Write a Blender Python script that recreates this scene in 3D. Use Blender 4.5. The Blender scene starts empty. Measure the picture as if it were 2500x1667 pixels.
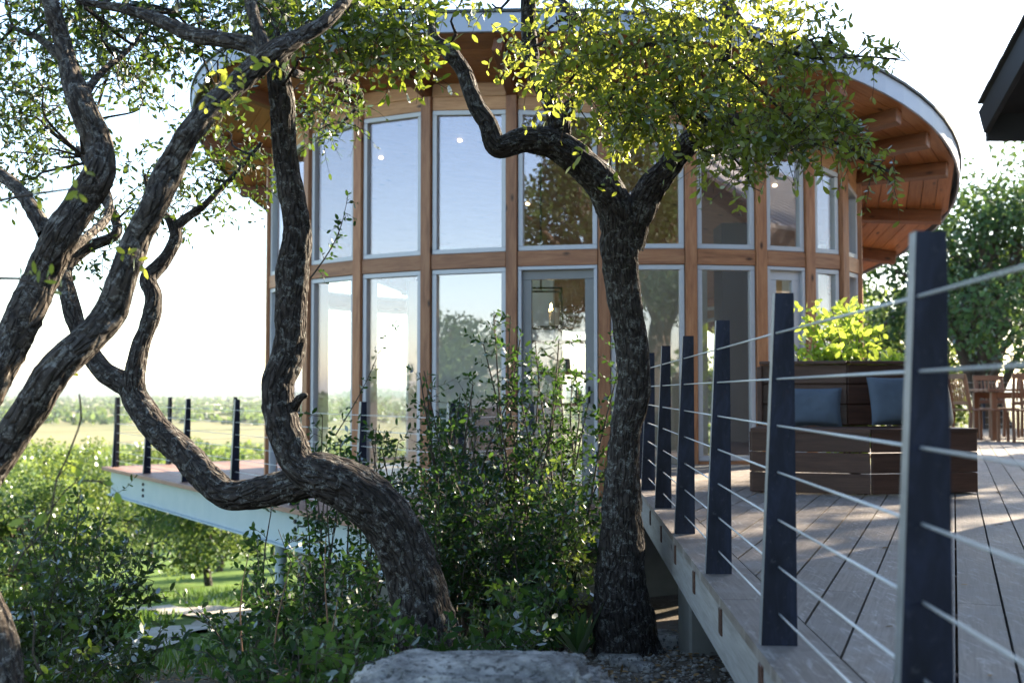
import bpy, math, random
import numpy as np
from mathutils import Matrix, Vector

# ------------------------------------------------------------------ camera, sky, sun, exposure
SC = bpy.context.scene
COL = SC.collection
CAMZ = 0.72
FPX = 2778.0                      # focal length in pixels of the 2500 px wide photograph (40 mm)
PITCH = math.atan(121.5 / FPX)
cam_d = bpy.data.cameras.new('camera')
cam = bpy.data.objects.new('camera', cam_d)
COL.objects.link(cam)
cam.location = (0, 0, CAMZ)
cam.rotation_euler = (math.pi / 2 + PITCH, 0, 0)
cam_d.sensor_width = 36
cam_d.lens = 40
cam_d.clip_start = 0.05
cam_d.clip_end = 40000
cam_d.dof.use_dof = True
cam_d.dof.focus_distance = 5.3
cam_d.dof.aperture_fstop = 3.2
SC.camera = cam

SUN_AZ = math.radians(45)         # clockwise from +Y (the view direction)
SUN_EL = math.radians(24)
world = bpy.data.worlds.new('World')
SC.world = world
world.use_nodes = True
wn = world.node_tree
bg = wn.nodes['Background']
sky = wn.nodes.new('ShaderNodeTexSky')
sky.sky_type = 'NISHITA'
sky.sun_disc = False
sky.sun_elevation = SUN_EL
sky.sun_rotation = SUN_AZ
sky.air_density = 1.0
sky.dust_density = 0.5
sky.ozone_density = 1.0
wn.links.new(sky.outputs[0], bg.inputs[0])
bg.inputs[1].default_value = 0.10
sun_d = bpy.data.lights.new('sun', 'SUN')
sun_d.energy = 5.0
sun_d.angle = math.radians(0.6)
sun_d.color = (1.0, 0.84, 0.62)
sun = bpy.data.objects.new('sun', sun_d)
COL.objects.link(sun)
SD = Vector((math.sin(SUN_AZ) * math.cos(SUN_EL), math.cos(SUN_AZ) * math.cos(SUN_EL), math.sin(SUN_EL)))
sun.rotation_euler = SD.to_track_quat('Z', 'Y').to_euler()
sun.location = SD * 60
SC.view_settings.view_transform = 'Standard'
SC.view_settings.look = 'None'
SC.view_settings.gamma = 1.0
SC.view_settings.use_curve_mapping = False
SC.view_settings.exposure = 2.45
SC.render.engine = 'CYCLES'
SC.cycles.use_denoising = True
SC.cycles.max_bounces = 8
SC.cycles.diffuse_bounces = 4
SC.cycles.glossy_bounces = 4
SC.cycles.transmission_bounces = 6
SC.cycles.transparent_max_bounces = 24
SC.cycles.caustics_reflective = False
SC.cycles.caustics_refractive = False
SC.cycles.sample_clamp_indirect = 6

# ------------------------------------------------------------------ pixel helpers (2352 px wide view of the photograph)
K = 2500 / 2352
def ray(x, y):
    u = (x * K - 1250) / FPX; v = -(y * K - 833.5) / FPX
    return np.array([u, math.cos(PITCH) - v * math.sin(PITCH), math.sin(PITCH) + v * math.cos(PITCH)])
def P(x, y, Y):
    d = ray(x, y); q = d * (Y / d[1]); q[2] += CAMZ
    return q
def G(x, y, z):
    d = ray(x, y); q = d * ((z - CAMZ) / d[2]); q[2] += CAMZ
    return q
PXM = 1 / (FPX / K)               # metres per view pixel at one metre

rng = np.random.default_rng(7)
random.seed(7)

# ------------------------------------------------------------------ mesh helpers
WM = {}
def link(o, parent=None, m=None, kind=None):
    m = m if m is not None else Matrix()
    COL.objects.link(o)
    if parent is not None:
        o.parent = parent
        o.matrix_parent_inverse = WM[parent].inverted()
    o.matrix_basis = m
    WM[o] = m
    if kind: o['kind'] = kind
    return o
def tag(o, label, cat, group=None):
    o['label'] = label; o['category'] = cat
    if group: o['group'] = group
    return o
def thing(name, label, cat, loc, group=None):
    o = bpy.data.objects.new(name, None)
    o.empty_display_size = 0.1
    link(o, None, Matrix.Translation(Vector(loc)))
    return tag(o, label, cat, group)
def np_mesh(name, V, F, mat, smooth=False, attrs=None):
    """F: list of arrays, each (n,k)"""
    me = bpy.data.meshes.new(name)
    V = np.asarray(V, dtype=np.float32)
    F = [np.asarray(f, dtype=np.int32) for f in F if len(f)]
    nl = sum(f.size for f in F); npoly = sum(len(f) for f in F)
    me.vertices.add(len(V)); me.vertices.foreach_set('co', V.ravel())
    me.loops.add(nl); me.loops.foreach_set('vertex_index', np.concatenate([f.ravel() for f in F]))
    me.polygons.add(npoly)
    tot = np.concatenate([np.full(len(f), f.shape[1], dtype=np.int32) for f in F])
    st = np.concatenate([[0], np.cumsum(tot)[:-1]]).astype(np.int32)
    me.polygons.foreach_set('loop_start', st)
    if smooth: me.polygons.foreach_set('use_smooth', np.ones(npoly, dtype=bool))
    me.update(calc_edges=True)
    for k, (ty, a) in (attrs or {}).items():
        at = me.attributes.new(k, ty, 'POINT')
        at.data.foreach_set('value' if ty == 'FLOAT' else 'vector', np.asarray(a, dtype=np.float32).ravel())
    if mat: me.materials.append(mat)
    return me
def pyobj(name, V, F, mat, parent=None, smooth=False, origin=None, kind=None):
    V = np.asarray(V, dtype=float)
    m = Matrix()
    if origin is not None:
        V = V - np.asarray(origin); m = Matrix.Translation(Vector(origin))
    me = bpy.data.meshes.new(name)
    me.from_pydata([tuple(v) for v in V], [], F)
    if smooth:
        me.polygons.foreach_set('use_smooth', np.ones(len(me.polygons), dtype=bool))
    me.materials.append(mat)
    return link(bpy.data.objects.new(name, me), parent, m, kind)

_CH = None
def chamfer_faces():
    global _CH
    if _CH: return _CH
    cs = [(a, b, c) for a in (-1, 1) for b in (-1, 1) for c in (-1, 1)]
    idx = {c: i for i, c in enumerate(cs)}
    F = []
    for ax in range(3):
        o = [k for k in range(3) if k != ax]
        for s in (-1, 1):
            q = []
            for (p, r) in ((-1, -1), (1, -1), (1, 1), (-1, 1)):
                c = [0, 0, 0]; c[ax] = s; c[o[0]] = p; c[o[1]] = r
                q.append(idx[tuple(c)] * 3 + ax)
            F.append(q)
    for ax in range(3):
        o = [k for k in range(3) if k != ax]
        for p in (-1, 1):
            for r in (-1, 1):
                c0 = [0, 0, 0]; c0[o[0]] = p; c0[o[1]] = r; c1 = list(c0); c0[ax] = -1; c1[ax] = 1
                i0 = idx[tuple(c0)] * 3; i1 = idx[tuple(c1)] * 3
                F.append([i0 + o[0], i0 + o[1], i1 + o[1], i1 + o[0]])
    for c in cs:
        i = idx[c] * 3; F.append([i, i + 1, i + 2])
    # orient outwards
    def pos(i):
        c = cs[i // 3]; a = i % 3
        return np.array([c[k] * (1 if k == a else 0.8) for k in range(3)])
    R = []
    for f in F:
        p = [pos(i) for i in f]; n = np.cross(p[1] - p[0], p[2] - p[0])
        if n @ sum(p) < 0: f = f[::-1]
        R.append(f)
    _CH = (cs, R)
    return _CH
def cbox_mesh(name, sx, sy, sz, ch, mat):
    cs, F = chamfer_faces()
    h = np.array([sx, sy, sz]) / 2; ch = min(ch, h.min() * 0.45)
    V = []
    for c in cs:
        for a in range(3):
            V.append([c[k] * (h[k] if k == a else h[k] - ch) for k in range(3)])
    me = bpy.data.meshes.new(name); me.from_pydata([tuple(v) for v in V], [], F); me.materials.append(mat)
    return me
def frame(p0, p1, up=(0, 0, 1)):
    """matrix with X along p0->p1, Z nearest to up, origin in the middle"""
    p0 = Vector(p0); p1 = Vector(p1); x = (p1 - p0).normalized(); u = Vector(up)
    y = u.cross(x)
    if y.length < 1e-4: y = Vector((0, 1, 0)).cross(x)
    y.normalize(); z = x.cross(y)
    m = Matrix(((x.x, y.x, z.x, 0), (x.y, y.y, z.y, 0), (x.z, y.z, z.z, 0), (0, 0, 0, 1)))
    m.translation = (p0 + p1) / 2
    return m
def bar(name, p0, p1, w, h, mat, parent=None, up=(0, 0, 1), ch=0.004):
    """a chamfered bar from p0 to p1, w across, h along up"""
    L = (Vector(p1) - Vector(p0)).length
    return link(bpy.data.objects.new(name, cbox_mesh(name, L, w, h, ch, mat)), parent, frame(p0, p1, up))
def box(name, c, s, mat, parent=None, rz=0, ch=0.004):
    return link(bpy.data.objects.new(name, cbox_mesh(name, s[0], s[1], s[2], ch, mat)), parent,
                Matrix.Translation(Vector(c)) @ Matrix.Rotation(rz, 4, 'Z'))
def cyl_mesh(name, L, r, n, mat, r2=None):
    r2 = r if r2 is None else r2
    a = np.arange(n) * 2 * math.pi / n
    V = np.concatenate([np.c_[np.full(n, -L / 2), r * np.cos(a), r * np.sin(a)], np.c_[np.full(n, L / 2), r2 * np.cos(a), r2 * np.sin(a)]])
    F = [[i, (i + 1) % n, n + (i + 1) % n, n + i][::-1] for i in range(n)] + [list(range(n)), list(range(n, 2 * n))[::-1]]
    me = bpy.data.meshes.new(name); me.from_pydata([tuple(v) for v in V], [], F); me.materials.append(mat)
    me.polygons.foreach_set('use_smooth', np.array([True] * n + [False] * 2))
    return me
def rod(name, p0, p1, r, mat, parent=None, n=8, r2=None):
    L = (Vector(p1) - Vector(p0)).length
    return link(bpy.data.objects.new(name, cyl_mesh(name, L, r, n, mat, r2)), parent, frame(p0, p1))
def clip_half(poly, n, d):
    """keep n.p <= d"""
    out = []
    for i in range(len(poly)):
        a = poly[i]; b = poly[(i + 1) % len(poly)]; da = n[0] * a[0] + n[1] * a[1] - d; db = n[0] * b[0] + n[1] * b[1] - d
        if da <= 0: out.append(a)
        if da * db < 0:
            t = da / (da - db); out.append((a[0] + t * (b[0] - a[0]), a[1] + t * (b[1] - a[1])))
    return out
def slab(name, poly, z0, z1, mat, parent, dirx=None):
    """prism over a polygon, local X axis along dirx so the grain follows"""
    c = np.mean(np.array(poly), axis=0)
    a = math.atan2(dirx[1], dirx[0]) if dirx is not None else 0
    ca, sa = math.cos(-a), math.sin(-a)
    Q = [((p[0] - c[0]) * ca - (p[1] - c[1]) * sa, (p[0] - c[0]) * sa + (p[1] - c[1]) * ca) for p in poly]
    area = sum(Q[i][0] * Q[(i + 1) % len(Q)][1] - Q[(i + 1) % len(Q)][0] * Q[i][1] for i in range(len(Q)))
    if area < 0: Q = Q[::-1]
    n = len(Q); h = (z1 - z0) / 2
    V = [(q[0], q[1], -h) for q in Q] + [(q[0], q[1], h) for q in Q]
    F = [list(range(n))[::-1], list(range(n, 2 * n))] + [[i, (i + 1) % n, n + (i + 1) % n, n + i] for i in range(n)]
    me = bpy.data.meshes.new(name); me.from_pydata(V, [], F); me.materials.append(mat)
    return link(bpy.data.objects.new(name, me), parent, Matrix.Translation((c[0], c[1], (z0 + z1) / 2)) @ Matrix.Rotation(a, 4, 'Z'))

def vnoise(p, seed=0):
    p = np.asarray(p, dtype=float); i = np.floor(p).astype(np.int64); f = p - i; u = f * f * (3 - 2 * f)
    def h(a, b, c):
        n = (a * 374761393 + b * 668265263 + c * 2147483647 + seed * 974711) & 0x7fffffff
        n = ((n ^ (n >> 13)) * 1274126177) & 0x7fffffff
        return ((n ^ (n >> 16)) & 0xffff) / 65535.0
    r = 0
    for dx in (0, 1):
        for dy in (0, 1):
            for dz in (0, 1):
                w = (u[..., 0] if dx else 1 - u[..., 0]) * (u[..., 1] if dy else 1 - u[..., 1]) * (u[..., 2] if dz else 1 - u[..., 2])
                r = r + w * h(i[..., 0] + dx, i[..., 1] + dy, i[..., 2] + dz)
    return r
def fbm(p, o=3, seed=0):
    p = np.asarray(p, dtype=float); r = 0; a = 0.5
    for k in range(o):
        r = r + a * (vnoise(p, seed + k) - 0.5) * 2; p = p * 2.03 + 11.3; a *= 0.5
    return r

def unit(a): return a / np.maximum(np.linalg.norm(a, axis=-1, keepdims=True), 1e-9)
# ------------------------------------------------------------------ materials
class N:
    def __init__(s, name):
        s.m = bpy.data.materials.new(name); s.m.use_nodes = True
        s.t = s.m.node_tree; s.b = s.t.nodes['Principled BSDF']; s.out = s.t.nodes['Material Output']
    def n(s, ty, **k):
        x = s.t.nodes.new('ShaderNode' + ty)
        for a, v in k.items():
            if a.startswith('i_'):
                key = a[2:]
                x.inputs[int(key) if key.isdigit() else key].default_value = v
            else: setattr(x, a, v)
        return x
    def l(s, a, b): s.t.links.new(a, b)
    def coord(s, which='Object', scale=(1, 1, 1), rot=(0, 0, 0), attr=None):
        if attr:
            c = s.n('Attribute', attribute_name=attr); o = c.outputs['Vector']
        else:
            c = s.n('TexCoord'); o = c.outputs[which]
        mp = s.n('Mapping'); mp.inputs['Scale'].default_value = scale; mp.inputs['Rotation'].default_value = rot
        s.l(o, mp.inputs[0]); return mp.outputs[0]
    def noise(s, vec, sc, det=4, rough=0.55, dist=0.0):
        x = s.n('TexNoise'); x.inputs['Scale'].default_value = sc; x.inputs['Detail'].default_value = det
        x.inputs['Roughness'].default_value = rough; x.inputs['Distortion'].default_value = dist
        s.l(vec, x.inputs['Vector']); return x.outputs['Fac']
    def ramp(s, fac, stops, interp='LINEAR'):
        x = s.n('ValToRGB'); x.color_ramp.interpolation = interp
        e = x.color_ramp.elements
        while len(e) < len(stops): e.new(0.5)
        for k, (p, c) in enumerate(stops):
            e[k].position = p; e[k].color = (*c, 1) if len(c) == 3 else c
        s.l(fac, x.inputs[0]); return x.outputs[0]
    def mix(s, fac, a, b, mode='MIX'):
        x = s.n('Mix', data_type='RGBA', blend_type=mode)
        for sock, v in ((x.inputs[0], fac), (x.inputs[6], a), (x.inputs[7], b)):
            if isinstance(v, (int, float)): sock.default_value = v
            elif isinstance(v, tuple): sock.default_value = (*v, 1)
            else: s.l(v, sock)
        return x.outputs[2]
    def math(s, op, a, b=0.0, c=None):
        x = s.n('Math', operation=op)
        for k, v in enumerate((a, b, c)):
            if v is None: continue
            if isinstance(v, (int, float)): x.inputs[k].default_value = v
            else: s.l(v, x.inputs[k])
        return x.outputs[0]
    def bump(s, h, strength=0.3, dist=0.01):
        x = s.n('Bump'); x.inputs['Strength'].default_value = strength; x.inputs['Distance'].default_value = dist
        s.l(h, x.inputs['Height']); s.l(x.outputs[0], s.b.inputs['Normal']); return x.outputs[0]
    def set(s, **k):
        for a, v in k.items():
            key = {'rough': 'Roughness', 'metal': 'Metallic', 'col': 'Base Color', 'spec': 'Specular IOR Level', 'coat': 'Coat Weight'}[a]
            if isinstance(v, (int, float)): s.b.inputs[key].default_value = v
            elif isinstance(v, tuple): s.b.inputs[key].default_value = (*v, 1)
            else: s.l(v, s.b.inputs[key])
        return s

def wood(name, dark, mid, light, rough=0.55, knots=True, scale=1.0, vary=0.35, spec=0.4):
    s = N(name)
    oi = s.n('ObjectInfo')
    tc = s.n('TexCoord'); add = s.n('VectorMath', operation='ADD')
    off = s.n('CombineXYZ'); r50 = s.math('MULTIPLY', oi.outputs['Random'], 57.0)
    for k in range(3): s.l(r50, off.inputs[k])
    s.l(tc.outputs['Object'], add.inputs[0]); s.l(off.outputs[0], add.inputs[1])
    mp = s.n('Mapping'); mp.inputs['Scale'].default_value = (1.1 * scale, 9 * scale, 9 * scale); s.l(add.outputs[0], mp.inputs[0])
    g = s.noise(mp.outputs[0], 2.2, 5, 0.6, 0.6)
    mp2 = s.n('Mapping'); mp2.inputs['Scale'].default_value = (3 * scale, 60 * scale, 60 * scale); s.l(add.outputs[0], mp2.inputs[0])
    g2 = s.noise(mp2.outputs[0], 2.0, 3, 0.6)
    c = s.ramp(g, [(0.3, dark), (0.5, mid), (0.72, light)])
    c = s.mix(0.35, c, s.ramp(g2, [(0.35, dark), (0.65, light)]), 'MIX')
    if knots:
        mk = s.n('Mapping'); mk.inputs['Scale'].default_value = (2.4, 5.5, 5.5); s.l(add.outputs[0], mk.inputs[0])
        v = s.n('TexVoronoi'); v.inputs['Scale'].default_value = 1.2; s.l(mk.outputs[0], v.inputs['Vector'])
        c = s.mix(s.ramp(v.outputs['Distance'], [(0.06, (1, 1, 1)), (0.16, (0, 0, 0))]), c, tuple(x * 0.25 for x in dark))
    hv = s.n('HueSaturation'); s.l(c, hv.inputs['Color'])
    s.l(s.math('ADD', 1 - vary / 2, s.math('MULTIPLY', oi.outputs['Random'], vary)), hv.inputs['Value'])
    s.set(col=hv.outputs[0], rough=rough, spec=spec)
    s.bump(g2, 0.25, 0.002)
    return s.m
M = {}
M['cedar'] = wood('cedar', (0.17, 0.062, 0.026), (0.32, 0.13, 0.056), (0.45, 0.215, 0.10), 0.5)
M['cedar_frieze'] = wood('cedar_frieze', (0.30, 0.135, 0.055), (0.47, 0.235, 0.105), (0.57, 0.32, 0.155), 0.5)
M['soffit'] = wood('soffit_pine', (0.22, 0.077, 0.028), (0.34, 0.13, 0.048), (0.44, 0.19, 0.074), 0.45, vary=0.45)
M['rafter'] = wood('rafter_wood', (0.10, 0.034, 0.014), (0.16, 0.056, 0.022), (0.22, 0.085, 0.034), 0.5, vary=0.2)
M['ipe'] = wood('ipe_wood', (0.040, 0.018, 0.012), (0.070, 0.031, 0.021), (0.105, 0.050, 0.034), 0.45, knots=False, vary=0.35)
M['ceiling'] = wood('ceiling_pine', (0.16, 0.075, 0.035), (0.25, 0.125, 0.06), (0.32, 0.17, 0.085), 0.5, vary=0.1)
M['teak'] = wood('teak', (0.10, 0.045, 0.025), (0.16, 0.075, 0.04), (0.22, 0.11, 0.06), 0.5, knots=False)
M['deck_red'] = wood('red_deck_board', (0.17, 0.09, 0.06), (0.26, 0.145, 0.10), (0.34, 0.20, 0.145), 0.6, knots=False, vary=0.3)

def deck_mat():
    s = N('weathered_deck')
    oi = s.n('ObjectInfo'); tc = s.n('TexCoord'); ge = s.n('NewGeometry')
    add = s.n('VectorMath', operation='ADD'); off = s.n('CombineXYZ'); r = s.math('MULTIPLY', oi.outputs['Random'], 43.0)
    for k in range(3): s.l(r, off.inputs[k])
    s.l(tc.outputs['Object'], add.inputs[0]); s.l(off.outputs[0], add.inputs[1])
    mp = s.n('Mapping'); mp.inputs['Scale'].default_value = (1.6, 40, 40); s.l(add.outputs[0], mp.inputs[0])
    g = s.noise(mp.outputs[0], 2.5, 5, 0.65, 0.4)
    wv = s.coord('Object', (1, 1, 1)); w2 = s.n('Mapping'); w2.inputs['Scale'].default_value = (1.6, 2.6, 1); s.l(ge.outputs['Position'], w2.inputs[0])
    blot = s.noise(w2.outputs[0], 1.7, 5, 0.6, 1.2)
    w3 = s.n('Mapping'); w3.inputs['Scale'].default_value = (14, 3.0, 1); w3.inputs['Rotation'].default_value = (0, 0, 0.9); s.l(ge.outputs['Position'], w3.inputs[0])
    streak = s.noise(w3.outputs[0], 1.6, 6, 0.7, 1.5)
    c = s.ramp(g, [(0.25, (0.11, 0.086, 0.070)), (0.5, (0.175, 0.142, 0.120)), (0.75, (0.245, 0.205, 0.178))])
    c = s.mix(s.ramp(blot, [(0.42, (0, 0, 0)), (0.66, (0.55, 0.55, 0.55))]), c, (0.30, 0.265, 0.245))
    c = s.mix(s.ramp(streak, [(0.54, (0, 0, 0)), (0.70, (0.85, 0.85, 0.85))]), c, (0.42, 0.385, 0.36))
    hv = s.n('HueSaturation'); s.l(c, hv.inputs['Color']); s.l(s.math('ADD', 0.86, s.math('MULTIPLY', oi.outputs['Random'], 0.28)), hv.inputs['Value'])
    s.set(col=hv.outputs[0], rough=s.ramp(blot, [(0.3, (0.5, 0.5, 0.5)), (0.7, (0.72, 0.72, 0.72))]), spec=0.35)
    s.bump(g, 0.3, 0.003)
    return s.m
M['deck'] = deck_mat()

def simple(name, col, rough=0.5, metal=0.0, var=0.0, vs=8.0, bump=0.0, spec=0.5, col2=None):
    s = N(name); s.set(rough=rough, metal=metal, spec=spec, col=col)
    if var or col2:
        v = s.coord('Object'); f = s.noise(v, vs, 5, 0.6)
        a = col2 or tuple(c * (1 - var) for c in col)
        s.set(col=s.ramp(f, [(0.32, a), (0.68, col)]))
        if bump: s.bump(f, bump, 0.01)
    return s.m
M['steel_dark'] = simple('blackened_steel', (0.018, 0.025, 0.052), 0.38, 0.3, vs=7, col2=(0.007, 0.010, 0.021), bump=0.05)
def steel_post():
    s = N('blued_steel_post'); v = s.coord('Object', (9, 9, 2.2)); a = s.noise(v, 2.4, 6, 0.65, 0.6); v2 = s.coord('Object', (60, 60, 40)); b = s.noise(v2, 1.0, 4, 0.7)
    c = s.ramp(a, [(0.3, (0.004, 0.005, 0.010)), (0.5, (0.009, 0.012, 0.026)), (0.68, (0.017, 0.024, 0.052))])
    c = s.mix(s.ramp(s.noise(v, 3.7, 4, 0.7), [(0.66, (0, 0, 0)), (0.78, (0.6, 0.6, 0.6))]), c, (0.055, 0.030, 0.022))
    c = s.mix(s.ramp(b, [(0.62, (0, 0, 0)), (0.75, (0.35, 0.35, 0.35))]), c, (0.12, 0.13, 0.15))
    s.set(col=c, metal=0.15, rough=s.ramp(a, [(0.3, (0.6, 0.6, 0.6)), (0.7, (0.38, 0.38, 0.38))]), spec=0.3); s.bump(b, 0.08, 0.004); return s.m
M['post_steel'] = steel_post()
M['steel_edge'] = simple('pale_steel_edge', (0.30, 0.31, 0.33), 0.45, 0.3, 0.4, 12)
M['cable'] = simple('steel_cable', (0.66, 0.66, 0.65), 0.4, 0.35, 0.1, 60)
M['frame'] = simple('grey_window_frame', (0.46, 0.46, 0.48), 0.4, 0.1, 0.06, 20)
M['door'] = simple('taupe_door_paint', (0.20, 0.195, 0.185), 0.45, 0, 0.06, 10)
M['fascia_metal'] = simple('zinc_fascia', (0.30, 0.33, 0.40), 0.5, 0.4, 0.06, 3)
M['roof_edge'] = simple('dark_roof_edge', (0.05, 0.055, 0.055), 0.6)
M['beam_paint'] = simple('pale_blue_grey_steel_paint', (0.40, 0.47, 0.49), 0.5, 0, vs=3.0, col2=(0.34, 0.42, 0.45))
M['bolt'] = simple('black_bolt', (0.02, 0.02, 0.022), 0.5, 0.5)
M['white_wall'] = simple('white_plaster', (0.72, 0.73, 0.74), 0.8, 0, 0.03, 4)
M['beige_wall'] = simple('beige_plaster', (0.40, 0.38, 0.31), 0.8, 0, 0.04, 4)
M['yellow_wall'] = simple('ochre_plaster', (0.55, 0.36, 0.10), 0.8, 0, 0.05, 4)
M['concrete'] = simple('concrete', (0.24, 0.23, 0.205), 0.85, 0, 0.22, 5, 0.15)
M['floor_in'] = simple('interior_oak_floor', (0.34, 0.25, 0.17), 0.4, 0, 0.3, 6)
M['dark_fabric'] = simple('charcoal_fabric', (0.018, 0.018, 0.022), 0.9, 0, 0.2, 10)
M['teal'] = simple('teal_fabric', (0.02, 0.10, 0.13), 0.85, 0, 0.2, 10)
M['black_iron'] = simple('black_iron', (0.012, 0.012, 0.013), 0.5, 0.5)
M['candle'] = simple('candle_sleeve', (0.75, 0.62, 0.42), 0.6, 0, 0.05, 6)
M['black_paint'] = simple('dark_brown_paint', (0.016, 0.014, 0.015), 0.6, 0, 0.2, 8)
M['shingle'] = simple('wood_shingle', (0.06, 0.055, 0.055), 0.8, 0, 0.3, 12, 0.2)
M['metal_roof'] = simple('galvanised_roof', (0.55, 0.56, 0.53), 0.5, 0.0, 0.1, 2)
M['stucco'] = simple('stucco', (0.34, 0.30, 0.24), 0.85, 0, 0.08, 3)
M['post_brown'] = simple('rusted_post', (0.085, 0.045, 0.035), 0.6, 0.1, 0.3, 9)

def cushion_mat(name, c):
    s = N(name); v = s.coord('Object', (1, 1, 1)); w = s.noise(v, 260, 2); b = s.noise(v, 7, 4)
    s.set(col=s.mix(s.ramp(b, [(0.3, (0, 0, 0)), (0.7, (1, 1, 1))]), tuple(x * 0.85 for x in c), tuple(x * 1.12 for x in c)), rough=0.9, spec=0.2)
    s.bump(w, 0.3, 0.002); return s.m
M['cushion'] = cushion_mat('slate_blue_canvas', (0.085, 0.105, 0.135))
M['cushion_pale'] = cushion_mat('pale_canvas', (0.40, 0.39, 0.38))

def glass():
    s = N('window_glass'); s.t.nodes.remove(s.b)
    fr = s.n('Fresnel'); ge = s.n('NewGeometry'); s.l(s.math('ADD', 2.05, s.math('MULTIPLY', ge.outputs['Backfacing'], 1 / 2.05 - 2.05)), fr.inputs['IOR'])
    gl = s.n('BsdfGlossy'); gl.inputs['Roughness'].default_value = 0.0; gl.inputs['Color'].default_value = (1.0, 0.91, 1.0, 1)
    tr = s.n('BsdfTransparent'); tr.inputs['Color'].default_value = (0.95, 0.975, 0.97, 1)
    mx = s.n('MixShader'); s.l(fr.outputs[0], mx.inputs[0]); s.l(tr.outputs[0], mx.inputs[1]); s.l(gl.outputs[0], mx.inputs[2]); s.l(mx.outputs[0], s.out.inputs[0])
    return s.m
M['glass'] = glass()
def emit(name, c, st):
    s = N(name); s.t.nodes.remove(s.b); e = s.n('Emission'); e.inputs[0].default_value = (*c, 1); e.inputs[1].default_value = st; s.l(e.outputs[0], s.out.inputs[0]); return s.m
M['flame'] = emit('candle_bulb', (1.0, 0.62, 0.25), 14)
M['downlight'] = emit('downlight', (1.0, 0.8, 0.5), 3.5)

def bark(name, base, dark, lichen, amount):
    s = N(name)
    v = s.coord(attr='bark', scale=(1, 1, 0.3)); v1 = s.coord(attr='bark', scale=(1, 1, 1))
    vo = s.n('TexVoronoi', feature='DISTANCE_TO_EDGE'); vo.inputs['Scale'].default_value = 42
    nz = s.n('TexNoise'); nz.inputs['Scale'].default_value = 14; nz.inputs['Detail'].default_value = 3; s.l(v, nz.inputs['Vector'])
    wv = s.n('VectorMath', operation='MULTIPLY_ADD'); wv.inputs[1].default_value = (0.05, 0.05, 0.05); s.l(nz.outputs['Color'], wv.inputs[0]); s.l(v, wv.inputs[2])
    s.l(wv.outputs[0], vo.inputs['Vector'])
    crack = s.ramp(vo.outputs['Distance'], [(0.02, (0, 0, 0)), (0.25, (1, 1, 1))])
    fine = s.noise(v, 90, 5, 0.7)
    c = s.mix(crack, dark, base)
    c = s.mix(s.ramp(fine, [(0.35, (0, 0, 0)), (0.7, (0.8, 0.8, 0.8))]), c, tuple(x * 1.9 for x in base))
    li = s.noise(v1, 24, 6, 0.8, 0.6); li2 = s.noise(v1, 130, 4, 0.75)
    lm = s.math('MULTIPLY', s.ramp(li, [(0.60 - amount, (0, 0, 0)), (0.66 - amount, (1, 1, 1))]), s.ramp(li2, [(0.40, (0, 0, 0)), (0.52, (1, 1, 1))]))
    c = s.mix(s.math('MULTIPLY', lm, 0.8), c, lichen)
    c = s.mix(1.0, c, s.ramp(s.noise(v1, 2.6, 4, 0.6), [(0.3, (0.65, 0.63, 0.61)), (0.7, (1.25, 1.25, 1.25))]), 'MULTIPLY')
    s.set(col=c, rough=0.9, spec=0.2)
    h = s.math('ADD', s.math('MULTIPLY', crack, 0.7), s.math('MULTIPLY', fine, 0.5))
    s.bump(h, 1.0, 0.02)
    return s.m
M['bark'] = bark('oak_bark', (0.050, 0.042, 0.038), (0.008, 0.006, 0.005), (0.28, 0.285, 0.27), 0.07)
M['bark_warm'] = bark('lichened_oak_bark', (0.066, 0.055, 0.047), (0.010, 0.008, 0.007), (0.29, 0.28, 0.255), 0.085)
M['twig'] = simple('twig_bark', (0.085, 0.065, 0.05), 0.85, 0, 0.4, 30)
M['dry'] = simple('dry_stalk', (0.30, 0.17, 0.10), 0.8, 0, 0.3, 20)

def leafmat(name, dark, light, trans, tw=0.4, gloss=0.09, rough=0.5):
    s = N(name); s.t.nodes.remove(s.b)
    at = s.n('Attribute', attribute_name='tint')
    c = s.ramp(at.outputs['Fac'], [(0.0, dark), (0.75, light), (1.0, tuple(min(1, x * 1.25) for x in light))])
    tcol = s.ramp(at.outputs['Fac'], [(0.0, tuple(x * 0.6 for x in trans)), (1.0, trans)])
    d = s.n('BsdfDiffuse'); s.l(c, d.inputs[0]); t = s.n('BsdfTranslucent'); s.l(tcol, t.inputs[0])
    m1 = s.n('MixShader'); m1.inputs[0].default_value = tw; s.l(d.outputs[0], m1.inputs[1]); s.l(t.outputs[0], m1.inputs[2])
    g = s.n('BsdfGlossy'); g.inputs['Roughness'].default_value = rough; g.inputs[0].default_value = (0.9, 0.95, 1, 1)
    fr = s.n('Fresnel'); fr.inputs['IOR'].default_value = 1.45
    m2 = s.n('MixShader'); s.l(s.math('MULTIPLY', fr.outputs[0], gloss * 3.6), m2.inputs[0]); s.l(m1.outputs[0], m2.inputs[1]); s.l(g.outputs[0], m2.inputs[2])
    s.l(m2.outputs[0], s.out.inputs[0]); return s.m
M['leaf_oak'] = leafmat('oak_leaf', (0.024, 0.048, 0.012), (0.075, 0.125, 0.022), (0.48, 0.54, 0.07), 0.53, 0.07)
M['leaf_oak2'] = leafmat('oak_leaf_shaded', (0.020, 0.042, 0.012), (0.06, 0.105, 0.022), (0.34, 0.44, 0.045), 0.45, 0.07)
M['leaf_dark'] = leafmat('dark_oak_leaf', (0.012, 0.028, 0.010), (0.036, 0.070, 0.02), (0.16, 0.25, 0.03), 0.42, 0.07)  # left oak crowns use it, their shade put into the leaf colour
M['leaf_shrub'] = leafmat('shrub_leaf', (0.011, 0.029, 0.010), (0.031, 0.070, 0.019), (0.10, 0.21, 0.03), 0.36, 0.045)
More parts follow.
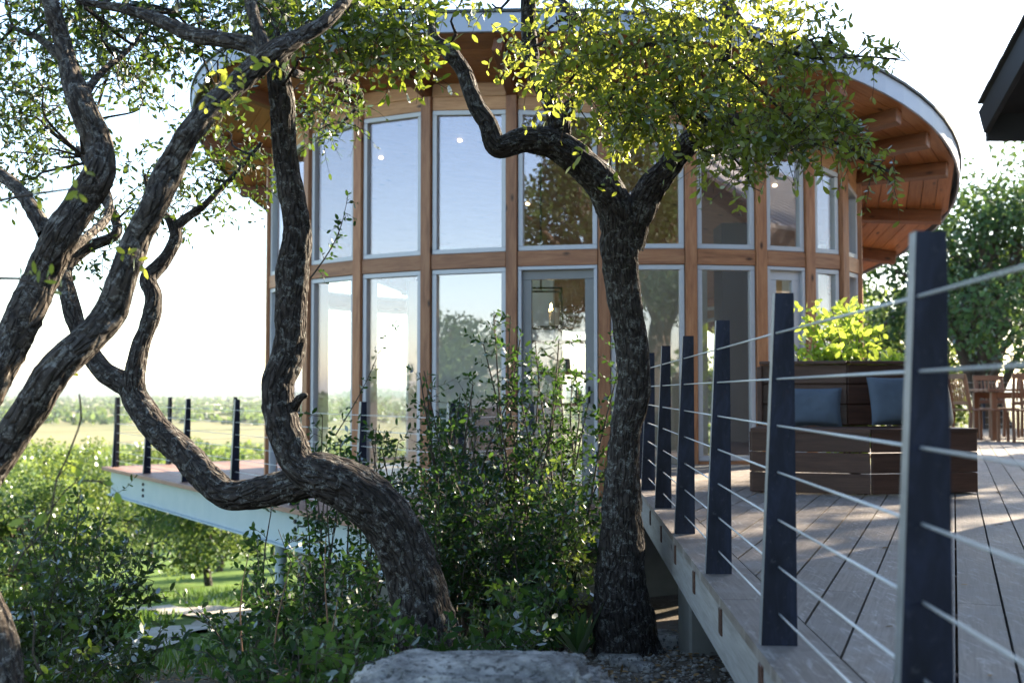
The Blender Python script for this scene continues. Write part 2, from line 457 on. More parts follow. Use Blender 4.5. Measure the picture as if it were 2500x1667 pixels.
M['leaf_bright'] = leafmat('fresh_leaf', (0.07, 0.13, 0.025), (0.14, 0.23, 0.04), (0.42, 0.55, 0.07), 0.5)
M['leaf_far'] = leafmat('valley_leaf', (0.045, 0.085, 0.025), (0.11, 0.165, 0.045), (0.32, 0.42, 0.08), 0.4, 0.04, 0.5)
M['leaf_far2'] = leafmat('valley_leaf_dark', (0.03, 0.065, 0.028), (0.075, 0.125, 0.045), (0.22, 0.32, 0.07), 0.4, 0.04, 0.5)
M['leaf_blue'] = leafmat('shade_oak_leaf', (0.020, 0.048, 0.022), (0.052, 0.098, 0.038), (0.16, 0.26, 0.05), 0.3, 0.05, 0.5)  # backlit shade of the right-hand oaks put into a darker, bluer colour
M['leaf_mid'] = leafmat('seedling_leaf', (0.03, 0.07, 0.015), (0.08, 0.15, 0.03), (0.16, 0.28, 0.035), 0.38, 0.05)
M['leaf_laurel'] = leafmat('laurel_leaf', (0.14, 0.24, 0.03), (0.26, 0.40, 0.055), (0.55, 0.68, 0.09), 0.5, 0.05)  # sunlight on the shrub is put into this leaf colour
M['blade'] = leafmat('yucca_blade', (0.04, 0.09, 0.03), (0.10, 0.17, 0.05), (0.25, 0.38, 0.08), 0.3)

def ground_mat():
    s = N('ground'); ge = s.n('NewGeometry'); pos = ge.outputs['Position']
    sep = s.n('SeparateXYZ'); s.l(pos, sep.inputs[0])
    n1 = s.noise(pos, 0.9, 6, 0.65); n2 = s.noise(pos, 9, 5, 0.7); n3 = s.noise(pos, 0.006, 6, 0.6); n4 = s.noise(pos, 45, 4, 0.7)
    dirt = s.ramp(n2, [(0.3, (0.05, 0.038, 0.028)), (0.55, (0.105, 0.085, 0.065)), (0.75, (0.17, 0.15, 0.125))])
    dirt = s.mix(s.ramp(n4, [(0.55, (0, 0, 0)), (0.7, (1, 1, 1))]), dirt, (0.24, 0.22, 0.19))
    grass = s.ramp(n1, [(0.3, (0.055, 0.105, 0.022)), (0.55, (0.10, 0.165, 0.035)), (0.75, (0.19, 0.21, 0.06))])
    field = s.ramp(n3, [(0.35, (0.10, 0.13, 0.05)), (0.48, (0.20, 0.19, 0.09)), (0.7, (0.27, 0.245, 0.125))])
    mr = s.n('MapRange'); mr.inputs[1].default_value = 8.0; mr.inputs[2].default_value = 13; s.l(s.math('ADD', sep.outputs[1], s.math('MULTIPLY', n1, 4)), mr.inputs[0])
    mrx = s.n('MapRange'); mrx.inputs[1].default_value = 0.3; mrx.inputs[2].default_value = -1.5; s.l(sep.outputs[0], mrx.inputs[0])
    c = s.mix(s.math('MULTIPLY', mr.outputs[0], mrx.outputs[0]), dirt, grass)
    mr2 = s.n('MapRange'); mr2.inputs[1].default_value = 150; mr2.inputs[2].default_value = 260; s.l(sep.outputs[1], mr2.inputs[0])
    c = s.mix(mr2.outputs[0], c, field)
    s.set(col=c, rough=0.95, spec=0.1); s.bump(n2, 0.6, 0.03); return s.m
M['ground'] = ground_mat()
def rock_mat():
    s = N('limestone'); v = s.coord('Object'); a = s.noise(v, 6, 6, 0.7); b = s.noise(v, 38, 5, 0.7)
    c = s.ramp(a, [(0.36, (0.09, 0.085, 0.08)), (0.5, (0.25, 0.24, 0.225)), (0.62, (0.46, 0.435, 0.40))])
    c = s.mix(s.ramp(b, [(0.52, (0, 0, 0)), (0.60, (0.9, 0.9, 0.9))]), c, (0.055, 0.053, 0.05))
    c = s.mix(s.ramp(s.noise(v, 14, 5, 0.75), [(0.6, (0, 0, 0)), (0.66, (0.8, 0.8, 0.8))]), c, (0.5, 0.48, 0.45))
    s.set(col=c, rough=0.9, spec=0.2); s.bump(s.math('ADD', a, s.math('MULTIPLY', b, 0.6)), 0.9, 0.03); return s.m
M['rock'] = rock_mat()
M['gravel'] = simple('gravel', (0.33, 0.31, 0.28), 0.9, 0, vs=9, col2=(0.10, 0.085, 0.07))
M['path'] = simple('pale_gravel_path', (0.42, 0.39, 0.34), 0.95, 0, vs=3.5, col2=(0.20, 0.185, 0.15), bump=0.5)
M['hill'] = simple('far_wood', (0.08, 0.12, 0.05), 0.95, 0, vs=0.02, col2=(0.04, 0.075, 0.035))

# ------------------------------------------------------------------ ground
def terr(x, y):
    x = np.asarray(x, float); y = np.asarray(y, float)
    s = np.where(y > -50, 0.45 * np.clip(-x, -14, 30) + 0.9 * y, 0.9 * y)
    z = np.interp(s, [-1e6, 3.5, 6, 20, 90, 300, 700, 1e6], [-0.5, -0.52, -0.78, -3.0, -12.5, -22, -26, -26])
    n = fbm(np.stack([x * 0.35, y * 0.35, 0 * x], -1), 3, 5) * 0.16
    n = n + fbm(np.stack([x * 0.03, y * 0.03, 0 * x + 3], -1), 3, 9) * np.clip((np.hypot(x, y) - 15) / 30, 0, 1) * 1.6
    return z + n
def axis(lo, near, hi, step):
    a = list(np.arange(-near, near + 1e-6, step)); g = step
    b = near
    while b < hi: g *= 1.16; b += g; a.append(b)
    b = -near; g = step
    while b > lo: g *= 1.16; b -= g; a.insert(0, b)
    return np.array(a)
gx = axis(-16000, 14, 16000, 0.28); gy = axis(-6000, 16, 22000, 0.28)
XX, YY = np.meshgrid(gx, gy)
ZZ = terr(XX, YY)
V = np.stack([XX, YY, ZZ], -1).reshape(-1, 3)
nx, ny = len(gx), len(gy)
I = (np.arange(ny - 1)[:, None] * nx + np.arange(nx - 1)[None, :]).ravel()
link(bpy.data.objects.new('ground', np_mesh('ground', V, [np.stack([I, I + 1, I + nx + 1, I + nx], -1)], M['ground'], True)), kind='structure')

# pale path in the dip below the deck
pth = np.array([[-4.4, 5.6], [-3.6, 7.8], [-3.15, 9.8], [-3.1, 12.2], [-4.0, 16.0], [-6.2, 19.5]])
tt = np.linspace(0, len(pth) - 1, 60); cx_ = np.stack([np.interp(tt, range(len(pth)), pth[:, k]) for k in (0, 1)], -1)
dd = np.gradient(cx_, axis=0); dd /= np.linalg.norm(dd, axis=1)[:, None]; nn = np.stack([-dd[:, 1], dd[:, 0]], -1)
W = 0.40 + 0.10 * np.sin(tt * 5) + 0.06 * np.sin(tt * 13 + 1)
cols = [cx_ + nn * (W * k)[:, None] for k in np.linspace(-1, 1, 9)]
V = np.stack([np.c_[c, terr(c[:, 0], c[:, 1]) + 0.035] for c in cols], 1).reshape(-1, 3)
I = (np.arange(59)[:, None] * 9 + np.arange(8)[None, :]).ravel()
link(bpy.data.objects.new('path', np_mesh('path', V, [np.stack([I, I + 1, I + 10, I + 9], -1)], M['path'], True)), kind='structure')

# low hills on the horizon
def ridge(y0, h, seed, name):
    xs = np.linspace(-9000, 9000, 160); prof = h * (0.45 + 0.55 * vnoise(np.stack([xs / 1500, xs * 0, xs * 0 + seed], -1))) 
    rows = [(-700, -0.2), (-300, 0.6), (0, 1.0), (400, 0.5), (900, -0.2)]
    V = np.concatenate([np.stack([xs, np.full_like(xs, y0 + dy), -27 + prof * k + (vnoise(np.stack([xs / 90, xs * 0 + dy, xs * 0], -1)) * 8 if k > 0 else 0)], -1) for dy, k in rows])
    n = len(xs); I = (np.arange(4)[:, None] * n + np.arange(n - 1)[None, :]).ravel()
    link(bpy.data.objects.new(name, np_mesh(name, V, [np.stack([I, I + 1, I + n + 1, I + n], -1)], M['hill'], True)), kind='structure')
ridge(9000, 95, 2, 'hills')
ridge(5200, 42, 8, 'hills')

# ------------------------------------------------------------------ the round pavilion
LD = -0.37                                     # level of the lower deck
def roofz(x, y): return CAMZ + 5.666 - 0.157 * x - 0.241 * y      # top line of the upper windows
TZ = CAMZ + 1.419                              # underside of the upper windows (top of the waist rail)
front_px = [663, 757.5, 880, 1045, 1252, 1475, 1684.6, 1853.6, 1971, 2053, 2090]
front_h = [279, 305, 319, 331, 340, 346, 346.5, 343, 337, 331, 319]
RING = []
for x, h in zip(front_px, front_h):
    d = ray(x / K, (955 - h) / K); d = d * (1.419 / d[2]); RING.append((d[0], d[1]))
NF = len(RING)
RING += [(3.93, 13.25), (3.97, 14.3), (3.82, 15.4), (3.4, 16.5), (2.7, 17.4), (1.7, 18.1), (0.6, 18.5), (-0.5, 18.5), (-1.5, 18.15), (-2.35, 17.45), (-2.92, 16.5), (-3.12, 15.3)]
NR = len(RING); RC = np.mean(RING, axis=0)
pav = thing('round_pavilion', 'round cedar pavilion with tall glass walls and an overhanging tilted roof', 'building', (RC[0], RC[1], LD))
# outline of the roof, read off its edge, closed behind
edge_px = [(628, 489), (590, 463), (457, 266), (557, 178), (1093, 73), (1240, 71), (1953, 162), (2165, 247), (2327, 357), (2363, 425), (2348, 510), (2231, 593), (2144, 622)]
ED = []
for x, y in edge_px:
    d = ray(x / K, y / K); t = (5.666 + 0.28) / (d[2] + 0.157 * d[0] + 0.241 * d[1]); ED.append((d[0] * t, d[1] * t))
ea = np.array([math.atan2(p[1] - 14.4, p[0] - 0.5) for p in ED]); er = np.array([math.hypot(p[0] - 0.5, p[1] - 14.4) for p in ED])
# smooth closed outline: low-order Fourier fit of radius against angle, with a guess for the hidden back
back = np.radians(np.array([30, 50, 70, 90, 110, 130, 150])); br = np.array([4.75, 4.9, 5.0, 5.05, 5.0, 4.9, 4.75])
A_ = np.concatenate([ea, back]); R_ = np.concatenate([er, br]); Wt = np.concatenate([np.ones(len(ea)), np.full(len(back), 0.35)])
def basis(a): return np.stack([np.ones_like(a)] + [f(k * a) for k in (1, 2, 3) for f in (np.cos, np.sin)], -1)
cf = np.linalg.lstsq(basis(A_) * Wt[:, None], R_ * Wt, rcond=None)[0]
def redge(a): 
    r = float((basis(np.array([a])) @ cf)[0]); return (0.5 + r * math.cos(a), 14.4 + r * math.sin(a))
ZP = np.array([0, 0, 1.0])
UPN = Vector((0.157, 0.241, 1)).normalized()
def soff(x, y): return roofz(x, y) + 0.28
def v3(p, z): return Vector((p[0], p[1], z))
PW = 0.115
post_at = []
for i, p in enumerate(RING):
    a = RING[i - 1]; b = RING[(i + 1) % NR]; out = Vector((b[1] - a[1], -(b[0] - a[0]), 0)).normalized()
    if out.dot(Vector((p[0] - RC[0], p[1] - RC[1], 0))) < 0: out = -out
    post_at.append((Vector((p[0], p[1], 0)), out))
    zt = roofz(*p) + 0.14
    bar('post', v3(p, LD - 0.02), v3(p, zt), PW, 0.13, M['cedar'], pav, up=tuple(out))
def rect_frame(name, a, b, z0a, z0b, z1a, z1b, fw, depth, off, mat, parent, out):
    """frame of four bars in the vertical plane a-b"""
    a = Vector(a); b = Vector(b); d = (b - a).normalized(); o = out * off
    A0 = Vector((a.x, a.y, z0a)) + o; B0 = Vector((b.x, b.y, z0b)) + o; A1 = Vector((a.x, a.y, z1a)) + o; B1 = Vector((b.x, b.y, z1b)) + o
    f = bar(name, A0 + ZV * fw / 2 , B0 + ZV * fw / 2, depth, fw, mat, parent, ch=0.003)
    bar('rail', A1 - ZV * fw / 2, B1 - ZV * fw / 2, depth, fw, mat, f, ch=0.003)
    bar('stile', A0 + d * fw / 2 + ZV * (fw + 0.001), A1 + d * fw / 2 - ZV * (fw + 0.001), fw, depth - 0.002, mat, f, up=tuple(out), ch=0.003)
    bar('stile', B0 - d * fw / 2 + ZV * (fw + 0.001), B1 - d * fw / 2 - ZV * (fw + 0.001), fw, depth - 0.002, mat, f, up=tuple(out), ch=0.003)
    return f
ZV = Vector((0, 0, 1))
def pane(a, b, z0a, z0b, z1a, z1b, off, parent, out, inset, th=0.012):
    a = Vector(a); b = Vector(b); d = (b - a).normalized(); a = a + d * inset; b = b - d * inset
    q = [Vector((a.x, a.y, z0a + inset)), Vector((b.x, b.y, z0b + inset)), Vector((b.x, b.y, z1b - inset)), Vector((a.x, a.y, z1a - inset))]
    V = [x + out * (off + th / 2) for x in q] + [x + out * (off - th / 2) for x in q]
    F = [[0, 1, 2, 3], [7, 6, 5, 4], [0, 4, 5, 1], [1, 5, 6, 2], [2, 6, 7, 3], [3, 7, 4, 0]]
    return pyobj('pane', V, F, M['glass'], parent)
BZ_right = 0.03
for i in range(NR):
    p = RING[i]; q = RING[(i + 1) % NR]
    A = Vector((p[0], p[1], 0)); B = Vector((q[0], q[1], 0)); d = (B - A).normalized(); out = Vector((d.y, -d.x, 0))
    if out.dot(Vector(((p[0] + q[0]) / 2 - RC[0], (p[1] + q[1]) / 2 - RC[1], 0))) < 0: out = -out
    a = A + d * (PW / 2 + 0.002); b = B - d * (PW / 2 + 0.002)
    za, zb = roofz(a.x, a.y), roofz(b.x, b.y)
    # waist rail
    rb = TZ - 0.155
    bar('waist_rail', a + ZV * (TZ + rb) / 2, b + ZV * (TZ + rb) / 2, 0.105, TZ - rb, M['cedar'], pav)
    # two frieze boards
    for k in (0, 1):
        o = out * (0.012 + 0.004 * k)
        bar('frieze_board', Vector((a.x, a.y, za + 0.07 + 0.14 * k)) + o, Vector((b.x, b.y, zb + 0.07 + 0.14 * k)) + o, 0.04, 0.138, M['cedar_frieze'], pav)
    g = 0.004
    # upper window
    f = rect_frame('window', a + d * g, b - d * g, TZ + g, TZ + g, za - g, zb - g, 0.048, 0.075, 0.0, M['frame'], pav, out)
    pane(a, b, TZ, TZ, za, zb, -0.008, f, out, 0.044)
    bot = LD + 0.02 if (i < 6 or i >= NF) else BZ_right
    if i >= 6 and i < NF:
        bar('sill', a + ZV * (bot - 0.06) + out * 0.01, b + ZV * (bot - 0.06) + out * 0.01, 0.12, 0.11, M['cedar'], pav)
    if i == 4 or i == 7:                       # doors
        f = rect_frame('door_frame', a + d * g, b - d * g, bot, bot, rb - g, rb - g, 0.035, 0.10, 0.0, M['frame'], pav, out)
        a2 = a + d * 0.04; b2 = b - d * 0.04
        lf = rect_frame('door', a2, b2, bot + 0.037, bot + 0.037, rb - 0.04, rb - 0.04, 0.095, 0.05, -0.02, M['door'] if i == 4 else M['frame'], pav, out)
        pane(a2, b2, bot + 0.037, bot + 0.037, rb - 0.04, rb - 0.04, -0.02, lf, out, 0.092)
        hp = b2 - d * 0.05 + out * 0.045
        rod('handle', hp + ZV * (bot + 0.95), hp + ZV * (bot + 1.12), 0.012, M['black_iron'], lf)
    else:
        f = rect_frame('window', a + d * g, b - d * g, bot, bot, rb - g, rb - g, 0.048, 0.075, 0.0, M['frame'], pav, out)
        pane(a, b, bot, bot, rb, rb, -0.008, f, out, 0.044)
    # rafters and soffit
ang = [math.atan2(p[1] - 14.4, p[0] - 0.5) for p in RING]
EDGE = [redge(t) for t in ang]
for i, (p, e) in enumerate(zip(RING, EDGE)):
    d = (Vector((e[0], e[1], 0)) - Vector((p[0], p[1], 0))); L = d.length; d.normalize()
    i0 = Vector((p[0], p[1], 0)) - d * 0.10; e0 = Vector((e[0], e[1], 0)) - d * 0.075
    bar('rafter', Vector((i0.x, i0.y, soff(i0.x, i0.y) - 0.078)), Vector((e0.x, e0.y, soff(e0.x, e0.y) - 0.078)), 0.10, 0.15, M['rafter'], pav, up=tuple(UPN), ch=0.006)
for i in range(NR):
    p = Vector((*RING[i], 0)); q = Vector((*RING[(i + 1) % NR], 0)); e = Vector((*EDGE[i], 0)); g = Vector((*EDGE[(i + 1) % NR], 0))
    p = p + (p - e).normalized() * 0.12; q = q + (q - g).normalized() * 0.12
    nb = max(6, round(((e - p).length + (g - q).length) / 2 / 0.145))
    for k in range(nb):
        t0 = k / nb + 0.003; t1 = (k + 1) / nb - 0.003
        c = [p.lerp(e, t0), q.lerp(g, t0), q.lerp(g, t1), p.lerp(e, t1)]
        lo = [Vector((v.x, v.y, soff(v.x, v.y) + 0.001 * ((k * 7 + i * 3) % 3))) for v in c]; m = frame((lo[0] + lo[3]) / 2, (lo[1] + lo[2]) / 2, tuple(UPN)); mi = m.inverted()
        V = [mi @ v for v in lo] + [mi @ (v + ZV * 0.02) for v in lo]
        me = bpy.data.meshes.new('soffit_board'); me.from_pydata([tuple(v) for v in V], [], [[3, 2, 1, 0], [4, 5, 6, 7], [0, 1, 5, 4], [1, 2, 6, 5], [2, 3, 7, 6], [3, 0, 4, 7]]); me.materials.append(M['soffit'])
        link(bpy.data.objects.new('soffit_board', me), pav, m)
NE = 120
def ringpts(off, dz, n=NE):
    r = []
    for k in range(n):
        a = 2 * math.pi * k / n; x, y = redge(a); rr = math.hypot(x - 0.5, y - 14.4); s = (rr + off) / rr
        X, Yy = 0.5 + (x - 0.5) * s, 14.4 + (y - 14.4) * s
        r.append((X, Yy, soff(X, Yy) + dz))
    return r
def ringmesh(name, secs, mat, parent, caps=False):
    V = []; n = NE
    for o, z in secs: V += ringpts(o, z)
    F = []
    m = len(secs)
    for s in range(m):
        t = (s + 1) % m
        for k in range(n):
            F.append([s * n + k, s * n + (k + 1) % n, t * n + (k + 1) % n, t * n + k])
    return pyobj(name, V, F, mat, parent)
fas = ringmesh('fascia', [(0.0, -0.012), (0.022, -0.012), (0.022, 0.165), (0.0, 0.165)], M['fascia_metal'], pav)
fas.data.polygons.foreach_set('use_smooth', np.array([False] * len(fas.data.polygons)))
ringmesh('drip_edge', [(-0.06, 0.167), (0.045, 0.167), (0.045, 0.192), (-0.06, 0.192)], M['roof_edge'], pav)
top = ringpts(-0.03, 0.16); 
pyobj('roof', [(0.5, 14.4, soff(0.5, 14.4) + 0.16)] + top + [(0.5, 14.4, soff(0.5, 14.4) + 0.10)] + [(x, y, z - 0.05) for x, y, z in top],
      [[0, 1 + k, 1 + (k + 1) % NE] for k in range(NE)] + [[NE + 1, NE + 2 + (k + 1) % NE, NE + 2 + k] for k in range(NE)], M['roof_edge'], pav)
# floor slab, ceiling, base wall
def inner(off):
    r = []
    for p, o in post_at: q = p + o * off; r.append((q.x, q.y))
    return r
pin = inner(-0.08)
pyobj('floor', [(x, y, LD - 0.01) for x, y in pin] + [(x, y, LD - 0.15) for x, y in pin],
      [list(range(NR)), list(range(NR, 2 * NR))[::-1]] + [[k, NR + k, NR + (k + 1) % NR, (k + 1) % NR] for k in range(NR)], M['floor_in'], pav)
pin = inner(-0.10)
pyobj('ceiling', [(x, y, soff(x, y) - 0.02) for x, y in pin] + [(x, y, soff(x, y) + 0.03) for x, y in pin],
      [list(range(NR))[::-1], list(range(NR, 2 * NR))] + [[k, (k + 1) % NR, NR + (k + 1) % NR, NR + k] for k in range(NR)], M['ceiling'], pav)
pb = inner(-0.35); pb2 = inner(-0.55)
pyobj('base_wall', [(x, y, LD - 0.16) for x, y in pb] + [(x, y, -4.5) for x, y in pb] + [(x, y, LD - 0.16) for x, y in pb2] + [(x, y, -4.5) for x, y in pb2],
      [[k, NR + k, NR + (k + 1) % NR, (k + 1) % NR] for k in range(NR)] + [[2 * NR + k, 2 * NR + (k + 1) % NR, 3 * NR + (k + 1) % NR, 3 * NR + k] for k in range(NR)], M['concrete'], pav)
# white plaster piers between the rear windows
for i in list(range(NF, NR)) + [0]:
    p, o = post_at[i]; c = p - o * 0.12; t = Vector((-o.y, o.x, 0))
    z1 = roofz(c.x, c.y) + 0.2
    bar('plaster_pier', c - t * 0.24 + ZV * (z1 + LD) / 2, c + t * 0.24 + ZV * (z1 + LD) / 2, 0.08, z1 - LD, M['white_wall'], pav)
# inner partition and kitchen column, ochre wall
bar('partition', Vector((0.95, 13.2, 0.9)), Vector((2.25, 13.1, 0.9)), 0.10, 2.5, M['beige_wall'], pav)
bar('column', Vector((2.52, 12.9, LD + 0.02)), Vector((2.52, 12.9, 2.6)), 0.36, 0.5, M['black_paint'], pav)
bar('partition', Vector((3.02, 13.3, 0.9)), Vector((3.2, 13.6, 0.9)), 0.08, 2.5, M['yellow_wall'], pav)
bar('partition', Vector((-1.2, 16.6, 1.4)), Vector((0.6, 16.2, 1.4)), 0.10, 3.5, M['white_wall'], pav)
for (x, y) in ((0.4, 12.6), (1.3, 12.4), (2.2, 12.4), (-0.6, 13.0), (3.0, 12.9), (0.2, 14.5), (1.6, 14.2), (-1.6, 13.8)):
    z = soff(x, y) - 0.032
    l = rod('downlight', (x, y, z), (x, y, z + 0.02), 0.024, M['downlight'], pav, 14)

# chandelier of candle bulbs on a black box frame
ch = thing('chandelier', 'black iron box chandelier with candle bulbs hanging behind the glass door', 'chandelier', (0.32, 12.55, 1.62))
cz0, cz1, cw = 1.42, 1.84, 0.22
for sx in (-1, 1):
    for sy in (-1, 1): bar('upright', (0.32 + sx * cw, 12.55 + sy * cw, cz0), (0.32 + sx * cw, 12.55 + sy * cw, cz1), 0.022, 0.022, M['black_iron'], ch)
for z in (cz0, cz1):
    for s in (-1, 1):
        bar('crossbar', (0.32 - cw, 12.55 + s * cw, z), (0.32 + cw, 12.55 + s * cw, z), 0.022, 0.022, M['black_iron'], ch)
        bar('crossbar', (0.32 + s * cw, 12.55 - cw, z), (0.32 + s * cw, 12.55 + cw, z), 0.022, 0.022, M['black_iron'], ch)
for sx, sy in ((-0.5, -0.5), (0.5, -0.5), (-0.5, 0.5), (0.5, 0.5)):
    x, y = 0.32 + sx * cw, 12.55 + sy * cw
    rod('candle', (x, y, cz0 + 0.01), (x, y, cz0 + 0.19), 0.016, M['candle'], ch)
    rod('bulb', (x, y, cz0 + 0.19), (x, y, cz0 + 0.26), 0.014, M['flame'], ch, r2=0.003)
rod('rod', (0.32, 12.55, cz1), (0.32, 12.55, soff(0.32, 12.55) - 0.03), 0.01, M['black_iron'], ch)
# things inside seen dimly through the lower panes
t = thing('kitchen_counter', 'teal counter with pale top behind the glass beside the door', 'counter', (-0.3, 13.4, LD))
box('cabinet', (-0.3, 13.4, LD + 0.45), (1.3, 0.6, 0.88), M['teal'], t); box('top', (-0.3, 13.4, LD + 0.915), (1.36, 0.66, 0.04), M['white_wall'], t)
t = thing('shelf', 'open wall shelf with jars seen through the glass door', 'shelf', (0.5, 14.6, LD))
for z in (0.55, 0.95, 1.35): box('board', (0.5, 14.6, z), (1.1, 0.25, 0.04), M['teak'], t)
for s in (-1, 1): box('side', (0.5 + s * 0.57, 14.6, 0.5), (0.03, 0.25, 1.75), M['teak'], t)
for k, (dx, z) in enumerate(((-0.35, 0.57), (-0.1, 0.57), (0.2, 0.97), (-0.3, 0.97), (0.35, 0.57), (0.05, 1.37))):
    j = rod('jar', (0.5 + dx, 14.58, z + 0.002), (0.5 + dx, 14.58, z + 0.17), 0.055, M['white_wall' if k % 2 else 'teal'], None, 12, 0.045)
    tag(j, ['teal jar at the left end of the lower shelf', 'white jar near the middle of the lower shelf', 'teal jar alone toward the right of the middle shelf', 'white jar at the left of the middle shelf', 'teal jar at the right end of the lower shelf', 'white jar alone on the top shelf'][k] + ' behind the glass door', 'jar', 'jars on the shelf')

# ------------------------------------------------------------------ upper (right) deck
EX = lambda y: 0.671 + (y - 2.81) * 0.0463
C1 = (EX(9.55), 9.55)
deck = thing('upper_deck', 'weathered grey plank deck with pale rim board and joist ends', 'deck', (EX(4), 4, -0.3))
eu = Vector((0.0463, 1, 0)).normalized(); en = Vector((eu.y, -eu.x, 0))     # along the edge, and inwards
TH = 0.032
E0 = Vector((EX(-1.6), -1.6, 0)); E1 = Vector((C1[0], C1[1], 0))
# rim board under the posts, cut into lengths
L = (E1 - E0).length; nseg = 4
for k in range(nseg):
    a = E0 + eu * (L * k / nseg + 0.002); b = E0 + eu * (L * (k + 1) / nseg - 0.002)
    poly = [(a.x, a.y), (b.x, b.y), ((b + en * 0.20).x, (b + en * 0.20).y), ((a + en * 0.20).x, (a + en * 0.20).y)]
    slab('rim_board', poly, -TH, 0.001, M['deck'], deck, (eu.x, eu.y))
bd = Vector((0.388, 1, 0)).normalized(); bn = Vector((bd.y, -bd.x, 0)); BW = 0.146
in0 = E0 + en * 0.206
pieces = [[(in0.x, in0.y), ((E1 + en * 0.206).x, C1[1]), (1.32, 11.28), (1.9, 11.22), (12.5, 11.22), (12.5, -1.6)],
          [(4.05, 11.225), (12.5, 11.225), (12.5, 22), (5.5, 22), (4.05, 15)]]
nb = 0
for pi, poly in enumerate(pieces):
    prj = [bn.x * x + bn.y * y for x, y in poly]; k0, k1 = math.floor(min(prj) / BW), math.ceil(max(prj) / BW)
    for k in range(k0, k1 + 1):
        st = clip_half(clip_half(poly, (bn.x, bn.y), (k + 1) * BW - 0.008), (-bn.x, -bn.y), -(k * BW))
        if len(st) < 3: continue
        pr = [bd.x * x + bd.y * y for x, y in st]; lo, hi = min(pr), max(pr)
        ph = (k * 1.37) % 4.2
        cut = [lo - 1] + [c for c in np.arange(math.floor(lo / 4.2) * 4.2 + ph, hi, 4.2) if lo + 0.4 < c < hi - 0.4] + [hi + 1]
        for c0, c1 in zip(cut[:-1], cut[1:]):
            s = clip_half(clip_half(st, (bd.x, bd.y), c1 - 0.002), (-bd.x, -bd.y), -(c0 + 0.002))
            if len(s) < 3: continue
            ar = abs(sum(s[i][0] * s[(i + 1) % len(s)][1] - s[(i + 1) % len(s)][0] * s[i][1] for i in range(len(s)))) / 2
            if ar < 0.004: continue
            cx = np.mean(s, axis=0)
            dz = 0.0008 * ((k * 5) % 3)
            slab('plank', s, -TH + dz, dz, M['deck'], deck, (bd.x, bd.y)); nb += 1
# fascia joist and joist ends
f0 = E0 + en * 0.025; f1 = E1 + en * 0.025
M['fascia_wood'] = wood('weathered_grey_joist', (0.20, 0.185, 0.17), (0.29, 0.275, 0.26), (0.37, 0.355, 0.34), 0.7, vary=0.1)
for k in range(3):
    bar('rim_joist', f0.lerp(f1, k / 3) + eu * 0.001 - ZV * (TH + 0.095), f0.lerp(f1, (k + 1) / 3) - eu * 0.001 - ZV * (TH + 0.095), 0.04, 0.188, M['fascia_wood'], deck)
for k in range(14):
    c = E0 + eu * (0.7 + 0.82 * k) + en * 0.003
    if c.y > 9.4: break
    bar('joist_end', c - en * 0.006 - ZV * (TH + 0.05), c + en * 0.1 - ZV * (TH + 0.05), 0.05, 0.125 - 0.03, M['ipe'], deck)
    a = c + en * 0.06
for y in np.arange(-1, 11, 0.82):               # joists under the planks
    a = Vector((EX(y) + 0.06, y, -TH - 0.10)); bar('joist', a, a + Vector((6.5, 0, 0)), 0.045, 0.18, M['deck_red'], deck)
# far end joist of the upper deck, back to the pavilion
bar('rim_joist', Vector((C1[0] + 0.06, C1[1] - 0.01, -TH - 0.095)), Vector((1.32, 11.2, -TH - 0.095)), 0.04, 0.188, M['fascia_wood'], deck)
# piers under the deck
def pier(x, y, w, label, top=-0.225):
    z0 = float(terr(x, y)) - 0.25
    t = tag(box('concrete_pier', (x, y, (top + z0) / 2), (w, w, top - z0), M['concrete'], None, 0.05, 0.012), label, 'pier')
    return t
pp = G(1585, 1462, -0.62); pier(1.03, 5.9, 0.30, 'squat grey concrete pier under the upper deck edge beside the forked oak')
pier(1.15, 2.3, 0.28, 'concrete pier under the upper deck near the boulder'); pier(1.5, 8.9, 0.28, 'concrete pier in the dark beneath the far end of the upper deck')
sp = rod('steel_prop', (1.18, 7.4, -1.4), (1.18, 7.4, -0.225), 0.035, M['steel_dark'], None, 12); tag(sp, 'thin dark steel prop under the upper deck beyond the pier', 'prop')

# ------------------------------------------------------------------ cable railings
def post_mesh():
    # plate across the rail: inner edge upright, outer edge tapering to the top; local x = inwards, y = along the rail
    t = 0.02; c = 0.003
    prof = [(-0.052, 0), (0.05, 0), (0.05, 1.0), (-0.003, 1.0)]
    V = []; 
    for y in (-t, t): V += [(x, y, z) for x, z in prof]
    F = [[0, 1, 2, 3], [7, 6, 5, 4]] + [[i, i + 4, (i + 1) % 4 + 4, (i + 1) % 4] for i in range(4)]
    me = bpy.data.meshes.new('post'); me.from_pydata(V, [], F); me.materials.append(M['post_steel']); me.materials.append(M['steel_edge']); me.polygons[5].material_index = 1  # outer tapered face gets a paler steel than the rest
    return me
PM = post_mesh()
FOOT = None
HTS = [0.886, 0.755, 0.622, 0.49, 0.355, 0.222, 0.09]
def railing(name, label, posts, z, inward, mat=None, ends=(None, None), sag=0.0):
    r = thing(name, label, 'railing', (posts[0][0], posts[0][1], z))
    n = len(posts)
    for i, p in enumerate(posts):
        a = posts[max(i - 1, 0)]; b = posts[min(i + 1, n - 1)]; d = Vector((b[0] - a[0], b[1] - a[1], 0)).normalized(); w = Vector((d.y, -d.x, 0))
        if w.dot(Vector((*inward, 0))) < 0: w = -w; dd = -d
        dd = ZV.cross(w)
        m = Matrix(((w.x, dd.x, 0, p[0]), (w.y, dd.y, 0, p[1]), (0, 0, 1, z + 0.0015), (0, 0, 0, 1)))
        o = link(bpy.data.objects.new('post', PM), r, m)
    for i in range(n - 1):
        a, b = posts[i], posts[i + 1]
        for h in HTS:
            rod('cable', (a[0], a[1], z + h), (b[0], b[1], z + h), 0.0032, M['cable'], r, 6)
    return r, n
